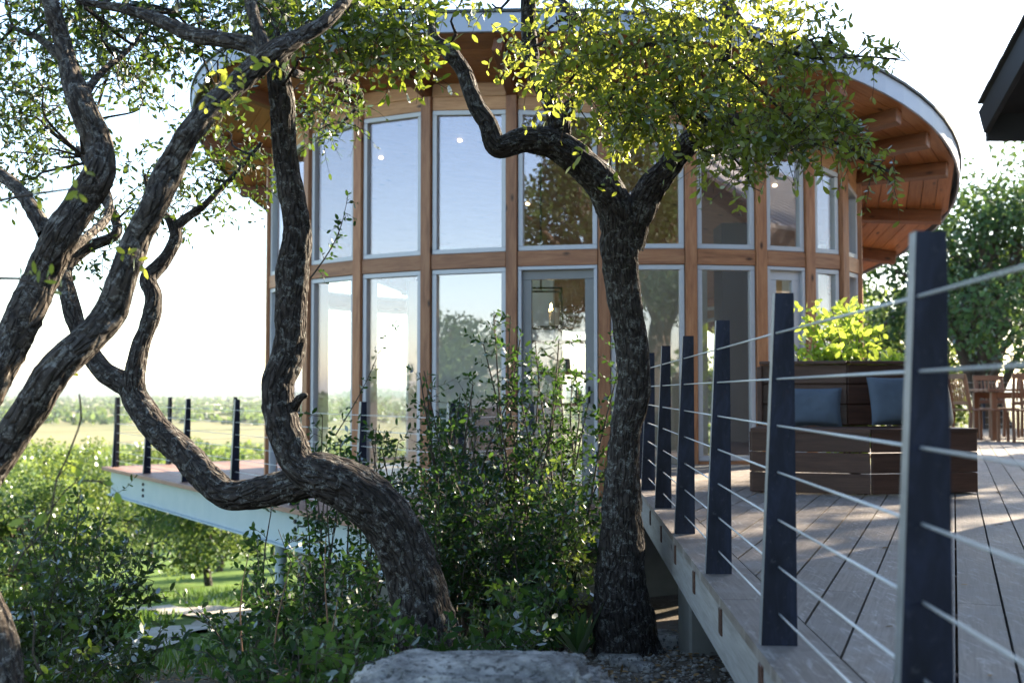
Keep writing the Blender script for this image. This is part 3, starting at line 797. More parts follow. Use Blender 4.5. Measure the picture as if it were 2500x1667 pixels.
RP = []
for (px, py, h) in ((1793 - 17, 1465, 805), (1640, 1300, 573), (1570, 1210, 450), (1520, 1150, 367), (1490, 1112, 315)):
    Yp = FPX / K / h; RP.append((EX(Yp) + 0.07, Yp))
# spacing is even: fit it
ys = np.array([p[1] for p in RP]); kk = np.arange(5); st, y2 = np.polyfit(kk, ys, 1)
posts = [(EX(y2 + st * k) + 0.066 + (0.014 if k == -1 else 0.0), y2 + st * k) for k in range(-3, 5)]
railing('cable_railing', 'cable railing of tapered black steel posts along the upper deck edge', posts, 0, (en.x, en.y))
cpost = (C1[0] + 0.08, C1[1] - 0.12)
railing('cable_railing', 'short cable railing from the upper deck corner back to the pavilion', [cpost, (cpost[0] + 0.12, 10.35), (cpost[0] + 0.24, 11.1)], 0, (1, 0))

# ------------------------------------------------------------------ lower (left) deck
A0 = (-5.92, 16.55); KX = (-0.45, 8.25)
ldk = thing('lower_deck', 'red brown plank deck on pale blue steel beams jutting over the valley', 'deck', (A0[0], A0[1], LD - 0.5))
LP = [A0, KX, (0.28, 9.75), (1.02, 9.75), (1.02, 11.25), (0.0, 11.45), (-1.7, 12.2), (-2.4, 12.85), (-3.1, 14.0), (-3.3, 15.5), (-3.5, 18.7), (-3.9, 18.4)]
ld = Vector((KX[0] - A0[0], KX[1] - A0[1], 0)).normalized(); ln = Vector((-ld.y, ld.x, 0))
def rim(a, b):
    a = Vector((*a, 0)); b = Vector((*b, 0)); d = (b - a).normalized(); n = Vector((-d.y, d.x, 0))
    return a, b, d, n
conv = [[A0, KX, (-3.3, 14.6), (-3.55, 18.75)], [KX, (0.28, 9.75), (1.02, 9.75), (1.02, 11.28), (0.0, 11.48), (-1.65, 12.22), (-3.3, 14.6)]]
def convex_hullish(p): return p
for poly in ([A0, KX, (-2.15, 12.75), (-3.12, 14.1), (-3.3, 15.4), (-3.45, 18.9)], [KX, (0.28, 9.75), (-0.02, 11.47), (-0.9, 11.8), (-1.68, 12.25), (-2.15, 12.75)], [(0.282, 9.75), (1.02, 9.75), (1.02, 11.27), (-0.018, 11.47)]):
    prj = [ln.x * x + ln.y * y for x, y in poly]
    for k in range(math.floor(min(prj) / 0.145), math.ceil(max(prj) / 0.145) + 1):
        s = clip_half(clip_half(poly, (ln.x, ln.y), (k + 1) * 0.145 - 0.006), (-ln.x, -ln.y), -(k * 0.145))
        if len(s) < 3: continue
        ar = abs(sum(s[i][0] * s[(i + 1) % len(s)][1] - s[(i + 1) % len(s)][0] * s[i][1] for i in range(len(s)))) / 2
        if ar > 0.004: slab('plank', s, LD - 0.04, LD + 0.0008 * (k % 3), M['deck_red'], ldk, (ld.x, ld.y))
def ibeam(a, b, ztop, h, w, t, parent, side):
    a = Vector((*a, 0)); b = Vector((*b, 0)); d = (b - a).normalized(); n = Vector((-d.y, d.x, 0)) 
    m = a + ZV * (ztop - h / 2); q = b + ZV * (ztop - h / 2)
    be = bar('steel_beam', m, q, t, h - 0.034, M['beam_paint'], parent, ch=0.001)
    for s in (-1, 1): bar('flange', m + ZV * s * (h / 2 - 0.008), q + ZV * s * (h / 2 - 0.008), w, 0.016, M['beam_paint'], be, ch=0.002)
    return be, d, n
lo = Vector((A0[0], A0[1], 0)); off_in = ln * 0.10
be, d_, n_ = ibeam((A0[0] + off_in.x + ld.x * 0.06, A0[1] + off_in.y + ld.y * 0.06), (KX[0] + off_in.x - ld.x * 0.1, KX[1] + off_in.y - ld.y * 0.1), LD - 0.043, 0.36, 0.12, 0.014, ldk, 1)
for sD in (1.75, 6.9, 9.2):
    for kz in range(3):
        c = Vector((A0[0], A0[1], LD - 0.14 - 0.075 * kz)) + ld * sD + off_in - ln * 0.008
        rod('bolt', c, c - ln * 0.02, 0.022, M['bolt'], be, 6)
e_ = Vector((A0[0], A0[1], 0)) + ld * 0.07 + ln * 0.18
ibeam((e_.x, e_.y), (-3.42, 18.65), LD - 0.043, 0.36, 0.12, 0.014, ldk, 1)
ibeam((KX[0] + 0.05, KX[1] + 0.2), (0.30, 9.86), LD - 0.043, 0.30, 0.1, 0.012, ldk, 1)
bar('rim_joist', (0.30, 9.80, LD - 0.15), (1.0, 9.80, LD - 0.15), 0.04, 0.2, M['fascia_wood'], ldk)
for (x, y) in ((-2.6, 12.9), (-0.4, 10.2), (-1.6, 11.6)):
    z0 = float(terr(x, y)) - 0.3; rod('column', (x, y, z0), (x, y, LD - 0.42), 0.07, M['beam_paint'], ldk, 14)
# rim plank edge trim
bar('edge_board', Vector((*A0, LD - 0.022)) - ln * 0.013, Vector((*KX, LD - 0.022)) - ln * 0.013, 0.024, 0.05, M['deck_red'], ldk)
a_ = Vector((*A0, 0)) + ln * 0.13
step = (Vector((*KX, 0)) - Vector((*A0, 0))).length
fp = [(a_.x + ld.x * s, a_.y + ld.y * s) for s in (0.15, 1.75, 3.4, 5.1, 6.75, 8.2, 9.7)]
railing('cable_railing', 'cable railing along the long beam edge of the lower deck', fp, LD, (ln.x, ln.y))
sd = Vector((-3.45 + 5.92, 18.9 - 16.55, 0)).normalized(); sn = Vector((sd.y, -sd.x, 0))
b_ = Vector((*A0, 0)) + sn * 0.12 + sd * 0.2
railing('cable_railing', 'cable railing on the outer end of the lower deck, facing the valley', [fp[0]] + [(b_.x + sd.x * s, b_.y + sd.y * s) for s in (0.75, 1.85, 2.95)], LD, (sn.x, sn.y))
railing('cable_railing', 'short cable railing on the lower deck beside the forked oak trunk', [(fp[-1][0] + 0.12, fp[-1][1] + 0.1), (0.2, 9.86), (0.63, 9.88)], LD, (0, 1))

# ------------------------------------------------------------------ sofa bench, cushions, planter shrub
sb = thing('sofa_bench', 'faceted dark hardwood plank sofa bench on the upper deck', 'bench', (2.4, 8.2, 0))
pts = [Vector((1.70, 8.12, 0)), Vector((2.47, 7.86, 0)), Vector((3.28, 8.05, 0))]
SH = 0.46
def bench_seg(a, b, sign):
    d = (b - a).normalized(); n = Vector((-d.y, d.x, 0))
    for k in range(3):
        h = SH / 3 - 0.012
        bar('front_plank', a + ZV * (0.01 + k * (SH - 0.03) / 3 + h / 2) + d * 0.004, b + ZV * (0.01 + k * (SH - 0.03) / 3 + h / 2) - d * 0.004, 0.025, h - 0.004, M['ipe'], sb)
    return d, n
dA, nA = bench_seg(pts[0], pts[1], 1); dB, nB = bench_seg(pts[1], pts[2], 1)
nm = (nA + nB).normalized() / max(0.5, (nA + nB).normalized().dot(nA))
DEP = 0.62
bk = [pts[0] + nA * DEP, pts[1] + nm * DEP, pts[2] + nB * DEP]
for (a, b, c, d) in ((pts[0], pts[1], bk[1], bk[0]), (pts[1], pts[2], bk[2], bk[1])):
    for k in range(5):
        t0, t1 = k / 5, (k + 1) / 5 - 0.012
        q = [a.lerp(d, t0), b.lerp(c, t0), b.lerp(c, t1), a.lerp(d, t1)]
        if k == 0:
            e = (d - a).normalized() * 0.03; q[0] = q[0] - e; q[1] = q[1] - e
        u = (b - a).normalized()
        slab('seat_plank', [(v.x, v.y) for v in q], SH - 0.028, SH, M['ipe'], sb, (u.x, u.y))
    for k in range(3):
        h = 0.15; z = SH + 0.01 + k * 0.152
        bar('back_plank', d + ZV * (z + h / 2), c + ZV * (z + h / 2), 0.03, h - 0.008, M['ipe'], sb)
    bar('back_panel', d + ZV * 0.69 + (d - a).normalized() * 0.025, c + ZV * 0.69 + (d - a).normalized() * 0.025, 0.015, 0.45, M['ipe'], sb)
    bar('back_cap', d + ZV * 0.935, c + ZV * 0.935, 0.12, 0.025, M['ipe'], sb)
for (a, d, o) in ((pts[0], bk[0], -1), (pts[2], bk[2], 1)):
    for k in range(3):
        h = SH / 3 - 0.012
        bar('side_plank', a.lerp(d, 0.03) + ZV * (0.01 + k * (SH - 0.03) / 3 + h / 2), d + ZV * (0.01 + k * (SH - 0.03) / 3 + h / 2), 0.025, h - 0.004, M['ipe'], sb)
    bar('side_plank', d.lerp(a, 0.0) + ZV * 0.68, d - (d - a).normalized() * 0.06 + ZV * 0.68, 0.04, 0.45, M['ipe'], sb)
def cushion(c, w, h, rz, tilt, mat, label, piping=None):
    n = 25; V = []; idx = {}
    for s in (1, -1):
        for i in range(n):
            for j in range(n):
                u = i / (n - 1) * 2 - 1; v = j / (n - 1) * 2 - 1
                e = (1 - u ** 4) * (1 - v ** 4)
                pin_ = 1 - 0.07 * (1 - abs(v) ** 1.5) * (abs(u) ** 6) ; pv = 1 - 0.07 * (1 - abs(u) ** 1.5) * (abs(v) ** 6)
                th = 0.085 * (max(e, 0) ** 0.45) + e * (0.012 * float(fbm(np.array([u * 2.2 + w * 9, v * 2.2, s * 3.0]), 3, 2)) - 0.006 * math.exp(-((abs(u) - 0.75) ** 2 + (abs(v) - 0.75) ** 2) * 18))
                V.append((u * w / 2 * pin_, s * th * 0.8, v * h / 2 * pv - 0.01 * (1 - abs(v)) * 0))
    F = []
    for s in (0, 1):
        for i in range(n - 1):
            for j in range(n - 1):
                a = s * n * n + i * n + j; q = [a, a + n, a + n + 1, a + 1]; F.append(q if s == 1 else q[::-1])
    me = bpy.data.meshes.new('cushion'); me.from_pydata(V, [], F); me.polygons.foreach_set('use_smooth', np.ones(len(F), dtype=bool)); me.materials.append(mat)
    o = link(bpy.data.objects.new('cushion', me), None, Matrix.Translation(Vector(c)) @ Matrix.Rotation(rz, 4, 'Z') @ Matrix.Rotation(tilt, 4, 'X'))
    tag(o, label, 'cushion')
    ring = []
    for k in range(64):
        a = k / 64 * 4; e_ = int(a); f = (a - e_) * 2 - 1
        u, v = ((f, -1), (1, f), (-f, 1), (-1, -f))[e_]
        ring.append((u * w / 2 * (1 - 0.07 * (1 - abs(v) ** 1.5) * abs(u) ** 6), 0, v * h / 2 * (1 - 0.07 * (1 - abs(u) ** 1.5) * abs(v) ** 6)))
    R3 = np.array(ring); ct = np.zeros(3); V2 = []; F2 = []
    for k in range(64):
        o_ = unit(R3[k] - ct)
        V2 += [tuple(R3[k] + o_ * 0.004), tuple(R3[k] + np.array([0, 0.004, 0])), tuple(R3[k] - o_ * 0.004), tuple(R3[k] - np.array([0, 0.004, 0]))]
        F2 += [[k * 4 + j, k * 4 + (j + 1) % 4, ((k + 1) % 64) * 4 + (j + 1) % 4, ((k + 1) % 64) * 4 + j] for j in range(4)]
    me2 = bpy.data.meshes.new('piping'); me2.from_pydata(V2, [], F2); me2.materials.append(mat)
    link(bpy.data.objects.new('piping', me2), o, WM[o].copy())
    return o
def on_bench(px, py, Y): return P(px, py, Y)
q = P(1868, 942, 8.42); cushion((q[0], 8.45, SH + 0.142), 0.42, 0.29, -0.32, -0.22, M['cushion'], 'wide slate blue lumbar cushion lying against the bench back')
q = P(2056, 937, 8.3); cushion((q[0], 8.28, SH + 0.19), 0.40, 0.36, 0.1, -0.26, M['cushion'], 'square slate blue cushion standing in the corner of the bench'); CU = bpy.context.scene.objects
q = P(2180, 945, 8.45); cushion((q[0] - 0.10, 8.44, SH + 0.17), 0.26, 0.34, 0.5, -0.2, M['cushion_pale'], 'pale cushion half hidden behind the nearest railing post')

# ------------------------------------------------------------------ foliage machinery
LT = np.array([(0, 0, 0), (0.28, 0.42, 0.10), (0.28, -0.42, 0.10), (0.70, 0.44, 0.12), (0.70, -0.44, 0.12), (1.0, 0, 0.02)])
def leaf_arrays(pos, d, n, L, wr):
    d = unit(d); s = unit(np.cross(n, d)); n = np.cross(d, s)
    V = pos[:, None, :] + L[:, None, None] * (LT[None, :, 0:1] * d[:, None, :] + LT[None, :, 1:2] * wr * s[:, None, :] + LT[None, :, 2:3] * wr * n[:, None, :])
    return V
def leaves_mesh(name, pos, d, n, L, tint, mat, wr=0.45):
    N_ = len(pos); V = leaf_arrays(pos, d, n, L, wr).reshape(-1, 3); b = np.arange(N_)[:, None] * 6
    T1 = b + np.array([[0, 2, 1]]); Q = b + np.array([[1, 2, 4, 3]]); T2 = b + np.array([[3, 4, 5]])
    return np_mesh(name, V, [T1, T2, Q], mat, False, {'tint': ('FLOAT', np.repeat(tint, 6))})
def rand_unit(n): return unit(rng.normal(size=(n, 3)))
def twigs_leaves(start, dirs, lens, nl, leafL, sag=0.25, spread=0.9, up=0.5, lvar=0.42):
    """leaves along curved twigs. returns pos,d,n,L,tw"""
    nt = len(start); M_ = nl
    t = (np.arange(M_) + 0.6) / M_
    t = np.broadcast_to(t, (nt, M_)) + rng.normal(0, 0.03, (nt, M_))
    side = unit(np.cross(dirs, rng.normal(size=(nt, 3))))
    side2 = np.cross(dirs, side)
    g = np.array([0, 0, -1.0])
    curve = lambda tt: start[:, None, :] + lens[:, None, None] * (dirs[:, None, :] * tt[..., None] + g * sag * (tt[..., None] ** 2) + side[:, None, :] * 0.12 * np.sin(tt[..., None] * 3))
    pos = curve(t)
    az = np.arange(M_)[None, :] * 2.4 + rng.uniform(0, 6.28, (nt, 1)) + rng.normal(0, 0.4, (nt, M_))
    perp = side[:, None, :] * np.cos(az)[..., None] + side2[:, None, :] * np.sin(az)[..., None]
    axis_ = unit(dirs[:, None, :] + g * sag * 2 * t[..., None])
    d = unit(axis_ * rng.uniform(0.35, 0.9, (nt, M_, 1)) + perp * spread + rng.normal(0, 0.2, (nt, M_, 3)))
    n = unit(rng.normal(0, 0.75, (nt, M_, 3)) + np.array([0, 0, up]) + perp * 0.2)
    L = leafL * rng.uniform(1 - lvar, 1 + lvar, (nt, M_)) * np.where(t > 0.85, 1.0, 1.0)
    return pos.reshape(-1, 3), d.reshape(-1, 3), n.reshape(-1, 3), L.ravel(), curve
def sticks(paths, radii, mat_name, name, nsides=3):
    """paths: (n,k,3), radii (n,) tapering"""
    n, k, _ = paths.shape
    tan = unit(np.gradient(paths, axis=1)); ref = np.broadcast_to(np.array([0.31, 0.52, 0.79]), tan.shape)
    a = unit(np.cross(tan, ref)); b = np.cross(tan, a)
    tp = np.linspace(1, 0.3, k)[None, :, None, None]
    th = np.arange(nsides) * 2 * math.pi / nsides
    V = paths[:, :, None, :] + (a[:, :, None, :] * np.cos(th)[None, None, :, None] + b[:, :, None, :] * np.sin(th)[None, None, :, None]) * radii[:, None, None, None] * tp
    base = np.arange(n)[:, None, None] * k * nsides
    i = np.arange(k - 1)[None, :, None] * nsides; j = np.arange(nsides)[None, None, :]; j2 = (j + 1) % nsides
    F = np.stack([base + i + j, base + i + j2, base + i + nsides + j2, base + i + nsides + j], -1).reshape(-1, 4)
    return np_mesh(name, V.reshape(-1, 3), [F], M[mat_name], True)
def spline(pts, step):
    """Catmull-Rom through rows (x,y,z,r)"""
    p = np.asarray(pts, float); p = np.vstack([2 * p[0] - p[1], p, 2 * p[-1] - p[-2]])
    out = []
    for i in range(1, len(p) - 2):
        L = np.linalg.norm(p[i + 1, :3] - p[i, :3]); n = max(2, int(L / step))
        t = np.linspace(0, 1, n, endpoint=False)[:, None]
        out.append(0.5 * ((2 * p[i]) + (-p[i - 1] + p[i + 1]) * t + (2 * p[i - 1] - 5 * p[i] + 4 * p[i + 1] - p[i + 2]) * t ** 2 + (-p[i - 1] + 3 * p[i] - 3 * p[i + 1] + p[i + 2]) * t ** 3))
    out.append(p[-2][None])
    q = np.concatenate(out); q[:, 3] = np.maximum(q[:, 3], 0.002)
    return q
def limb_mesh(name, pts, mat, step=0.02, ns=36, rough=1.0, seed=0):
    q = spline(pts, step); c = q[:, :3]; r = q[:, 3]; n = len(c)
    tan = unit(np.gradient(c, axis=0)); a = np.zeros_like(c)
    ref = unit(np.cross(tan[0], np.array([0.3, 0.9, 0.2]))); 
    for i in range(n):
        ref = ref - tan[i] * (ref @ tan[i]); ref = ref / np.linalg.norm(ref); a[i] = ref
    b = np.cross(tan, a); s = np.concatenate([[0], np.cumsum(np.linalg.norm(np.diff(c, axis=0), axis=1))])
    th = np.arange(ns) * 2 * math.pi / ns
    ct, sn_ = np.cos(th)[None], np.sin(th)[None]
    co = np.stack([ct * r[:, None], sn_ * r[:, None], np.broadcast_to(s[:, None], (n, ns))], -1)
    big = fbm(co * np.array([7, 7, 5.0]) + seed * 7.1, 3, seed)
    rid = vnoise(np.stack([co[..., 0] * 55, co[..., 1] * 55, co[..., 2] * 13], -1) + seed, seed + 3)
    rid = 1 - np.abs(rid * 2 - 1) * 1.4
    knob = np.clip(fbm(co * np.array([3, 3, 4.0]) + 30 + seed, 2, seed + 6) - 0.22, 0, 1)
    rr = r[:, None] * (1 + 0.17 * big * rough + 0.5 * knob * rough) + np.minimum(0.011, r[:, None] * 0.17) * (rid - 0.4) * rough
    V = c[:, None, :] + a[:, None, :] * (ct * rr)[..., None] + b[:, None, :] * (sn_ * rr)[..., None]
    I = np.arange(n - 1)[:, None] * ns; J = np.arange(ns)[None]; J2 = (J + 1) % ns
    F = np.stack([I + J, I + J2, I + ns + J2, I + ns + J], -1).reshape(-1, 4)
    Vv = np.concatenate([V.reshape(-1, 3), c[-1:] + tan[-1:] * r[-1]]); capi = n * ns
    T = np.stack([np.full(ns, capi), (n - 1) * ns + (np.arange(ns) + 1) % ns, (n - 1) * ns + np.arange(ns)], -1)[:, ::-1]
    return np_mesh(name, Vv, [F, T], mat, True, {'bark': ('FLOAT_VECTOR', np.concatenate([co.reshape(-1, 3), [[0, 0, s[-1]]]]))}), q
def limb_px(lst, k=0.95):
    """rows (px, py, Y, diameter in px)"""
    return [(*P(x, y, Y), k * dpx / 2 * Y * PXM) for x, y, Y, dpx in lst]
def offs(me, root):
    co = np.empty(len(me.vertices) * 3, dtype=np.float32); me.vertices.foreach_get('co', co)
    co = co.reshape(-1, 3) - np.array(WM[root].translation, dtype=np.float32); me.vertices.foreach_set('co', co.ravel()); me.update(); return me
def add_part(name, me, root, parent=None, kind=None):
    offs(me, root)
    return link(bpy.data.objects.new(name, me), parent or root, WM[root].copy(), kind)

LEAF_T = {}
def leaf_template(mat, tint, wr):
    k = (mat.name, tint, wr)
    if k not in LEAF_T:
        LEAF_T[k] = leaves_mesh('leaf', np.zeros((1, 3)), np.array([[1.0, 0, 0]]), np.array([[0, 0, 1.0]]), np.ones(1), np.array([tint]), mat, wr)
    return LEAF_T[k]
def inview(p):
    q = p - np.array([0, 0, CAMZ]); cy = q[:, 1] * math.cos(PITCH) + q[:, 2] * math.sin(PITCH); cz = -q[:, 1] * math.sin(PITCH) + q[:, 2] * math.cos(PITCH)
    return (cy > 0.3) & (np.abs(q[:, 0] / np.maximum(cy, .1)) < 1250 / FPX) & (np.abs(cz / np.maximum(cy, .1)) < 833 / FPX), cy
class Foliage:
    def __init__(s): s.pos, s.d, s.n, s.L, s.tint, s.tw, s.tr = [], [], [], [], [], [], []
    def add(s, start, dirs, lens, nl, leafL, tintlo=0.0, tinthi=1.0, **k):
        p, d, n, L, cv = twigs_leaves(start, dirs, lens, nl, leafL, **k)
        keep = rng.random(len(p)) > 0.08
        s.pos.append(p[keep]); s.d.append(d[keep]); s.n.append(n[keep]); s.L.append(L[keep])
        tb = rng.uniform(tintlo, tinthi, len(start)); s.tint.append(np.clip(np.repeat(tb, nl) + rng.normal(0, 0.22, len(p)), 0, 1)[keep])
        tt = np.broadcast_to(np.linspace(0, 1, 5), (len(start), 5)); s.tw.append(cv(tt)); s.tr.append(np.full(len(start), 0.0038) * np.clip(lens / 0.3, 0.5, 1.6))
    def blob(s, c, r, nt, leafL, tl=0.28, nl=11, droop=0.2, hollow=0.35, **k):
        u = rand_unit(nt); rad = (hollow + (1 - hollow) * rng.random(nt)) ** 0.6
        st = np.asarray(c) + u * rad[:, None] * np.asarray(r)
        d = unit(u * 0.7 + rng.normal(0, 0.6, (nt, 3)) + np.array([0, 0, -droop]))
        s.add(st - d * tl * 0.4, d, tl * rng.uniform(0.6, 1.3, nt), nl, leafL, **k)
    def build(s, root, mat, wr=0.42, single=0, name='foliage', twig='twig'):
        pos = np.concatenate(s.pos); d = np.concatenate(s.d); n = np.concatenate(s.n); L = np.concatenate(s.L); ti = np.concatenate(s.tint)
        mask = np.zeros(len(pos), bool)
        if single:
            iv, cy = inview(pos); score = np.where(iv, L / cy, 0); mask[np.argsort(-score)[:min(single, len(pos) // 2)]] = True
        f = add_part(name, leaves_mesh(name, pos[~mask], d[~mask], n[~mask], L[~mask], ti[~mask], mat, wr), root, None, 'stuff')
        if single:
            i = np.where(mask)[0]; dd = unit(d[i]); ss = unit(np.cross(n[i], dd)); nn_ = np.cross(dd, ss)
            for a, j in enumerate(i):
                m = Matrix(((dd[a, 0], ss[a, 0], nn_[a, 0], 0), (dd[a, 1], ss[a, 1], nn_[a, 1], 0), (dd[a, 2], ss[a, 2], nn_[a, 2], 0), (0, 0, 0, 1))) @ Matrix.Scale(float(L[j]), 4)
                m.translation = Vector(pos[j])
                link(bpy.data.objects.new('leaf', leaf_template(mat, round(float(ti[j]) * 4) / 4, wr)), f, m)
        if s.tw:
            tw = np.concatenate(s.tw); add_part('twigs', sticks(tw, np.concatenate(s.tr), twig, 'twigs'), root, None, 'stuff')
        return f

def grow_to(root, mat, limbs, targets, r0=0.014, part='branch', seed=0):
    """curved side branches from the nearest limb point to each target"""
    allp = np.concatenate([q[:, :3] for q in limbs]); allr = np.concatenate([q[:, 3] for q in limbs])
    for k, t in enumerate(targets):
        t = np.asarray(t); j = np.argmin(np.linalg.norm(allp - t, axis=1) + np.where(allr < 0.01, 0.3, 0)); a = allp[j]; L = np.linalg.norm(t - a)
        if L < 0.12: continue
        m = (a + t) / 2 + rng.normal(0, 0.12 * L, 3) + np.array([0, 0, 0.08 * L])
        m2 = a * 0.25 + t * 0.75 + rng.normal(0, 0.09 * L, 3)
        ra = min(allr[j] * 0.7, r0 * (0.6 + L * 0.5))
        me, q = limb_mesh(part, [(*a, ra), (*m, ra * 0.75), (*m2, ra * 0.5), (*t, 0.004)], mat, 0.035, 9, 0.8, seed + k)
        add_part(part, me, root)
        limbs.append(q)

# ------------------------------------------------------------------ forked oak in the middle
def make_tree(name, label, base, limbs_px, mat, seed, group=None, cat='tree'):
    t = thing(name, label, cat, base, group); Q = []
    for k, l in enumerate(limbs_px):
        nm = 'trunk' if k == 0 else 'limb'
        me, q = limb_mesh(nm, limb_px(l, 0.88 if mat is M['bark_warm'] else 0.95), mat, 0.016 if k < 4 else 0.022, 40 if k < 4 else 22, 1.0, seed + k)
        add_part(nm, me, t); Q.append(q)
    return t, Q
mb = P(1440, 1490, 5.9)
mo, mq = make_tree('oak_tree', 'dark forked oak growing up beside the corner of the upper deck', tuple(mb), [
    [(1446, 1640, 6.0, 240), (1440, 1500, 5.95, 172), (1428, 1380, 5.92, 132), (1426, 1250, 5.9, 108), (1428, 1120, 5.9, 84), (1436, 1000, 5.9, 74), (1456, 890, 5.9, 80), (1450, 780, 5.9, 76), (1430, 660, 5.9, 78), (1422, 570, 5.9, 92), (1436, 500, 5.9, 80)],
    [(1430, 560, 5.9, 84), (1412, 480, 5.88, 92), (1380, 420, 5.85, 82), (1320, 362, 5.8, 76), (1265, 328, 5.78, 72), (1205, 322, 5.75, 58), (1145, 338, 5.75, 52), (1120, 285, 5.75, 46), (1092, 238, 5.75, 40), (1064, 165, 5.75, 36), (1030, 118, 5.75, 34), (1000, 92, 5.75, 26), (985, 40, 5.8, 18)],
    [(1445, 570, 5.92, 70), (1462, 505, 5.9, 66), (1492, 440, 5.88, 66), (1540, 378, 5.8, 58), (1585, 325, 5.72, 54), (1632, 298, 5.65, 50), (1652, 240, 5.6, 42), (1660, 150, 5.55, 36), (1668, 60, 5.5, 32), (1668, -60, 5.5, 28), (1660, -220, 5.5, 22)],
    [(1280, 340, 5.79, 48), (1286, 285, 5.78, 52), (1262, 225, 5.76, 40), (1228, 170, 5.74, 36), (1216, 90, 5.72, 34), (1214, 0, 5.7, 34), (1220, -90, 5.7, 30), (1240, -230, 5.7, 24)],
    [(1286, 270, 5.78, 40), (1312, 240, 5.74, 28), (1330, 222, 5.72, 12)],
    [(1214, -40, 5.7, 28), (1270, -10, 5.3, 24), (1345, 60, 5.1, 20), (1420, 125, 5.0, 17), (1490, 190, 4.95, 14), (1560, 245, 4.9, 11), (1660, 300, 4.9, 8), (1760, 330, 4.9, 5)],
    [(1668, -10, 5.5, 24), (1690, 30, 5.2, 20), (1720, 85, 5.1, 16), (1790, 112, 5.05, 12), (1880, 135, 5.0, 8), (1980, 130, 5.0, 5), (2080, 140, 5.0, 3)],
    [(1640, 298, 5.65, 40), (1700, 270, 5.4, 26), (1780, 270, 5.3, 18), (1880, 310, 5.25, 12), (1970, 360, 5.2, 8), (2060, 400, 5.2, 4)],
    [(1430, 132, 5.0, 14), (1500, 100, 4.9, 12), (1590, 105, 4.85, 10), (1680, 150, 4.85, 8), (1760, 220, 4.85, 6), (1840, 300, 4.85, 4)],
], M['bark'], 11)
mf = Foliage()
tg = []
def pb_(x, y, Y, rx, ry, rd, nt, leaf, fol, tgt, **k):
    c = P(x, y, Y); r = np.array([rx * Y * PXM, rd, ry * Y * PXM]); tgt.append(c); fol.blob(c, r, nt, leaf, **k)
for (x, y, Y, rx, ry, rd, nt) in (
    (1210, 90, 5.0, 70, 55, 0.2, 26), (1290, 40, 4.9, 90, 60, 0.25, 40), (1330, 150, 4.9, 90, 60, 0.25, 46), (1290, 205, 4.95, 60, 40, 0.2, 22), (1420, 40, 4.9, 90, 60, 0.25, 40), (1410, 210, 4.8, 80, 50, 0.22, 44),
    (1480, 110, 4.8, 90, 60, 0.25, 44), (1440, 275, 4.8, 60, 45, 0.18, 26), (1425, 320, 4.8, 36, 36, 0.12, 14), (1380, 250, 4.75, 60, 40, 0.2, 22), (1470, 300, 4.75, 50, 40, 0.15, 18), (1340, 110, 4.8, 70, 50, 0.2, 22), (1560, 160, 4.75, 70, 50, 0.2, 24), (1530, 200, 4.8, 90, 55, 0.25, 46), (1560, 270, 4.8, 80, 45, 0.22, 34), (1540, 40, 4.8, 90, 60, 0.25, 40), (1620, 120, 4.8, 80, 70, 0.25, 44), (1640, 30, 4.9, 90, 50, 0.25, 36),
    (1650, 240, 4.8, 80, 60, 0.25, 50), (1720, 320, 4.85, 90, 50, 0.25, 54), (1730, 160, 4.9, 80, 60, 0.25, 46), (1740, 50, 5.0, 80, 60, 0.25, 36), (1800, 260, 4.9, 80, 60, 0.25, 54), (1830, 130, 5.0, 70, 50, 0.2, 36), (1840, 40, 5.0, 80, 50, 0.25, 30), (1810, 340, 4.9, 80, 36, 0.2, 36),
    (1890, 250, 5.0, 60, 45, 0.2, 34), (1930, 310, 5.0, 50, 36, 0.18, 24), (1920, 110, 5.0, 60, 45, 0.18, 22), (1980, 365, 5.05, 45, 26, 0.12, 12), (2040, 395, 5.05, 34, 22, 0.1, 7), (1700, 380, 4.85, 26, 40, 0.1, 9), (1640, 330, 4.9, 50, 30, 0.15, 20), (1870, 330, 5.0, 26, 30, 0.1, 6),
    (1990, 110, 5.0, 36, 26, 0.1, 6), (2050, 135, 5.0, 30, 12, 0.06, 4), (1180, 130, 5.1, 26, 30, 0.1, 5), (1130, 10, 5.4, 50, 14, 0.2, 7), (1060, 5, 5.5, 40, 12, 0.2, 5), (1720, 420, 4.85, 14, 24, 0.06, 3)):
    lt = 0.35 if x < 1700 else 0.2
    pb_(x, y, Y, rx, ry, rd, max(3, int(nt * (0.5 if x < 1320 else 0.66 if x < 1700 else 0.72))), 0.041, mf, tg, tl=0.20, nl=12, droop=0.35, tintlo=lt, tinthi=lt + 0.6)
for (x, y, Y, rx, ry, rd, nt) in ((1300, -120, 5.2, 160, 80, 0.6, 50), (1200, -300, 5.8, 200, 120, 0.9, 50), (1560, -60, 4.9, 180, 40, 0.3, 40)):
    pb_(x, y, Y, rx, ry, rd, int(nt * 0.6), 0.05, mf, tg, tl=0.26, nl=12)
grow_to(mo, M['bark'], mq, tg, 0.015, seed=40)
mf.build(mo, M['leaf_oak'], 0.42, single=300)

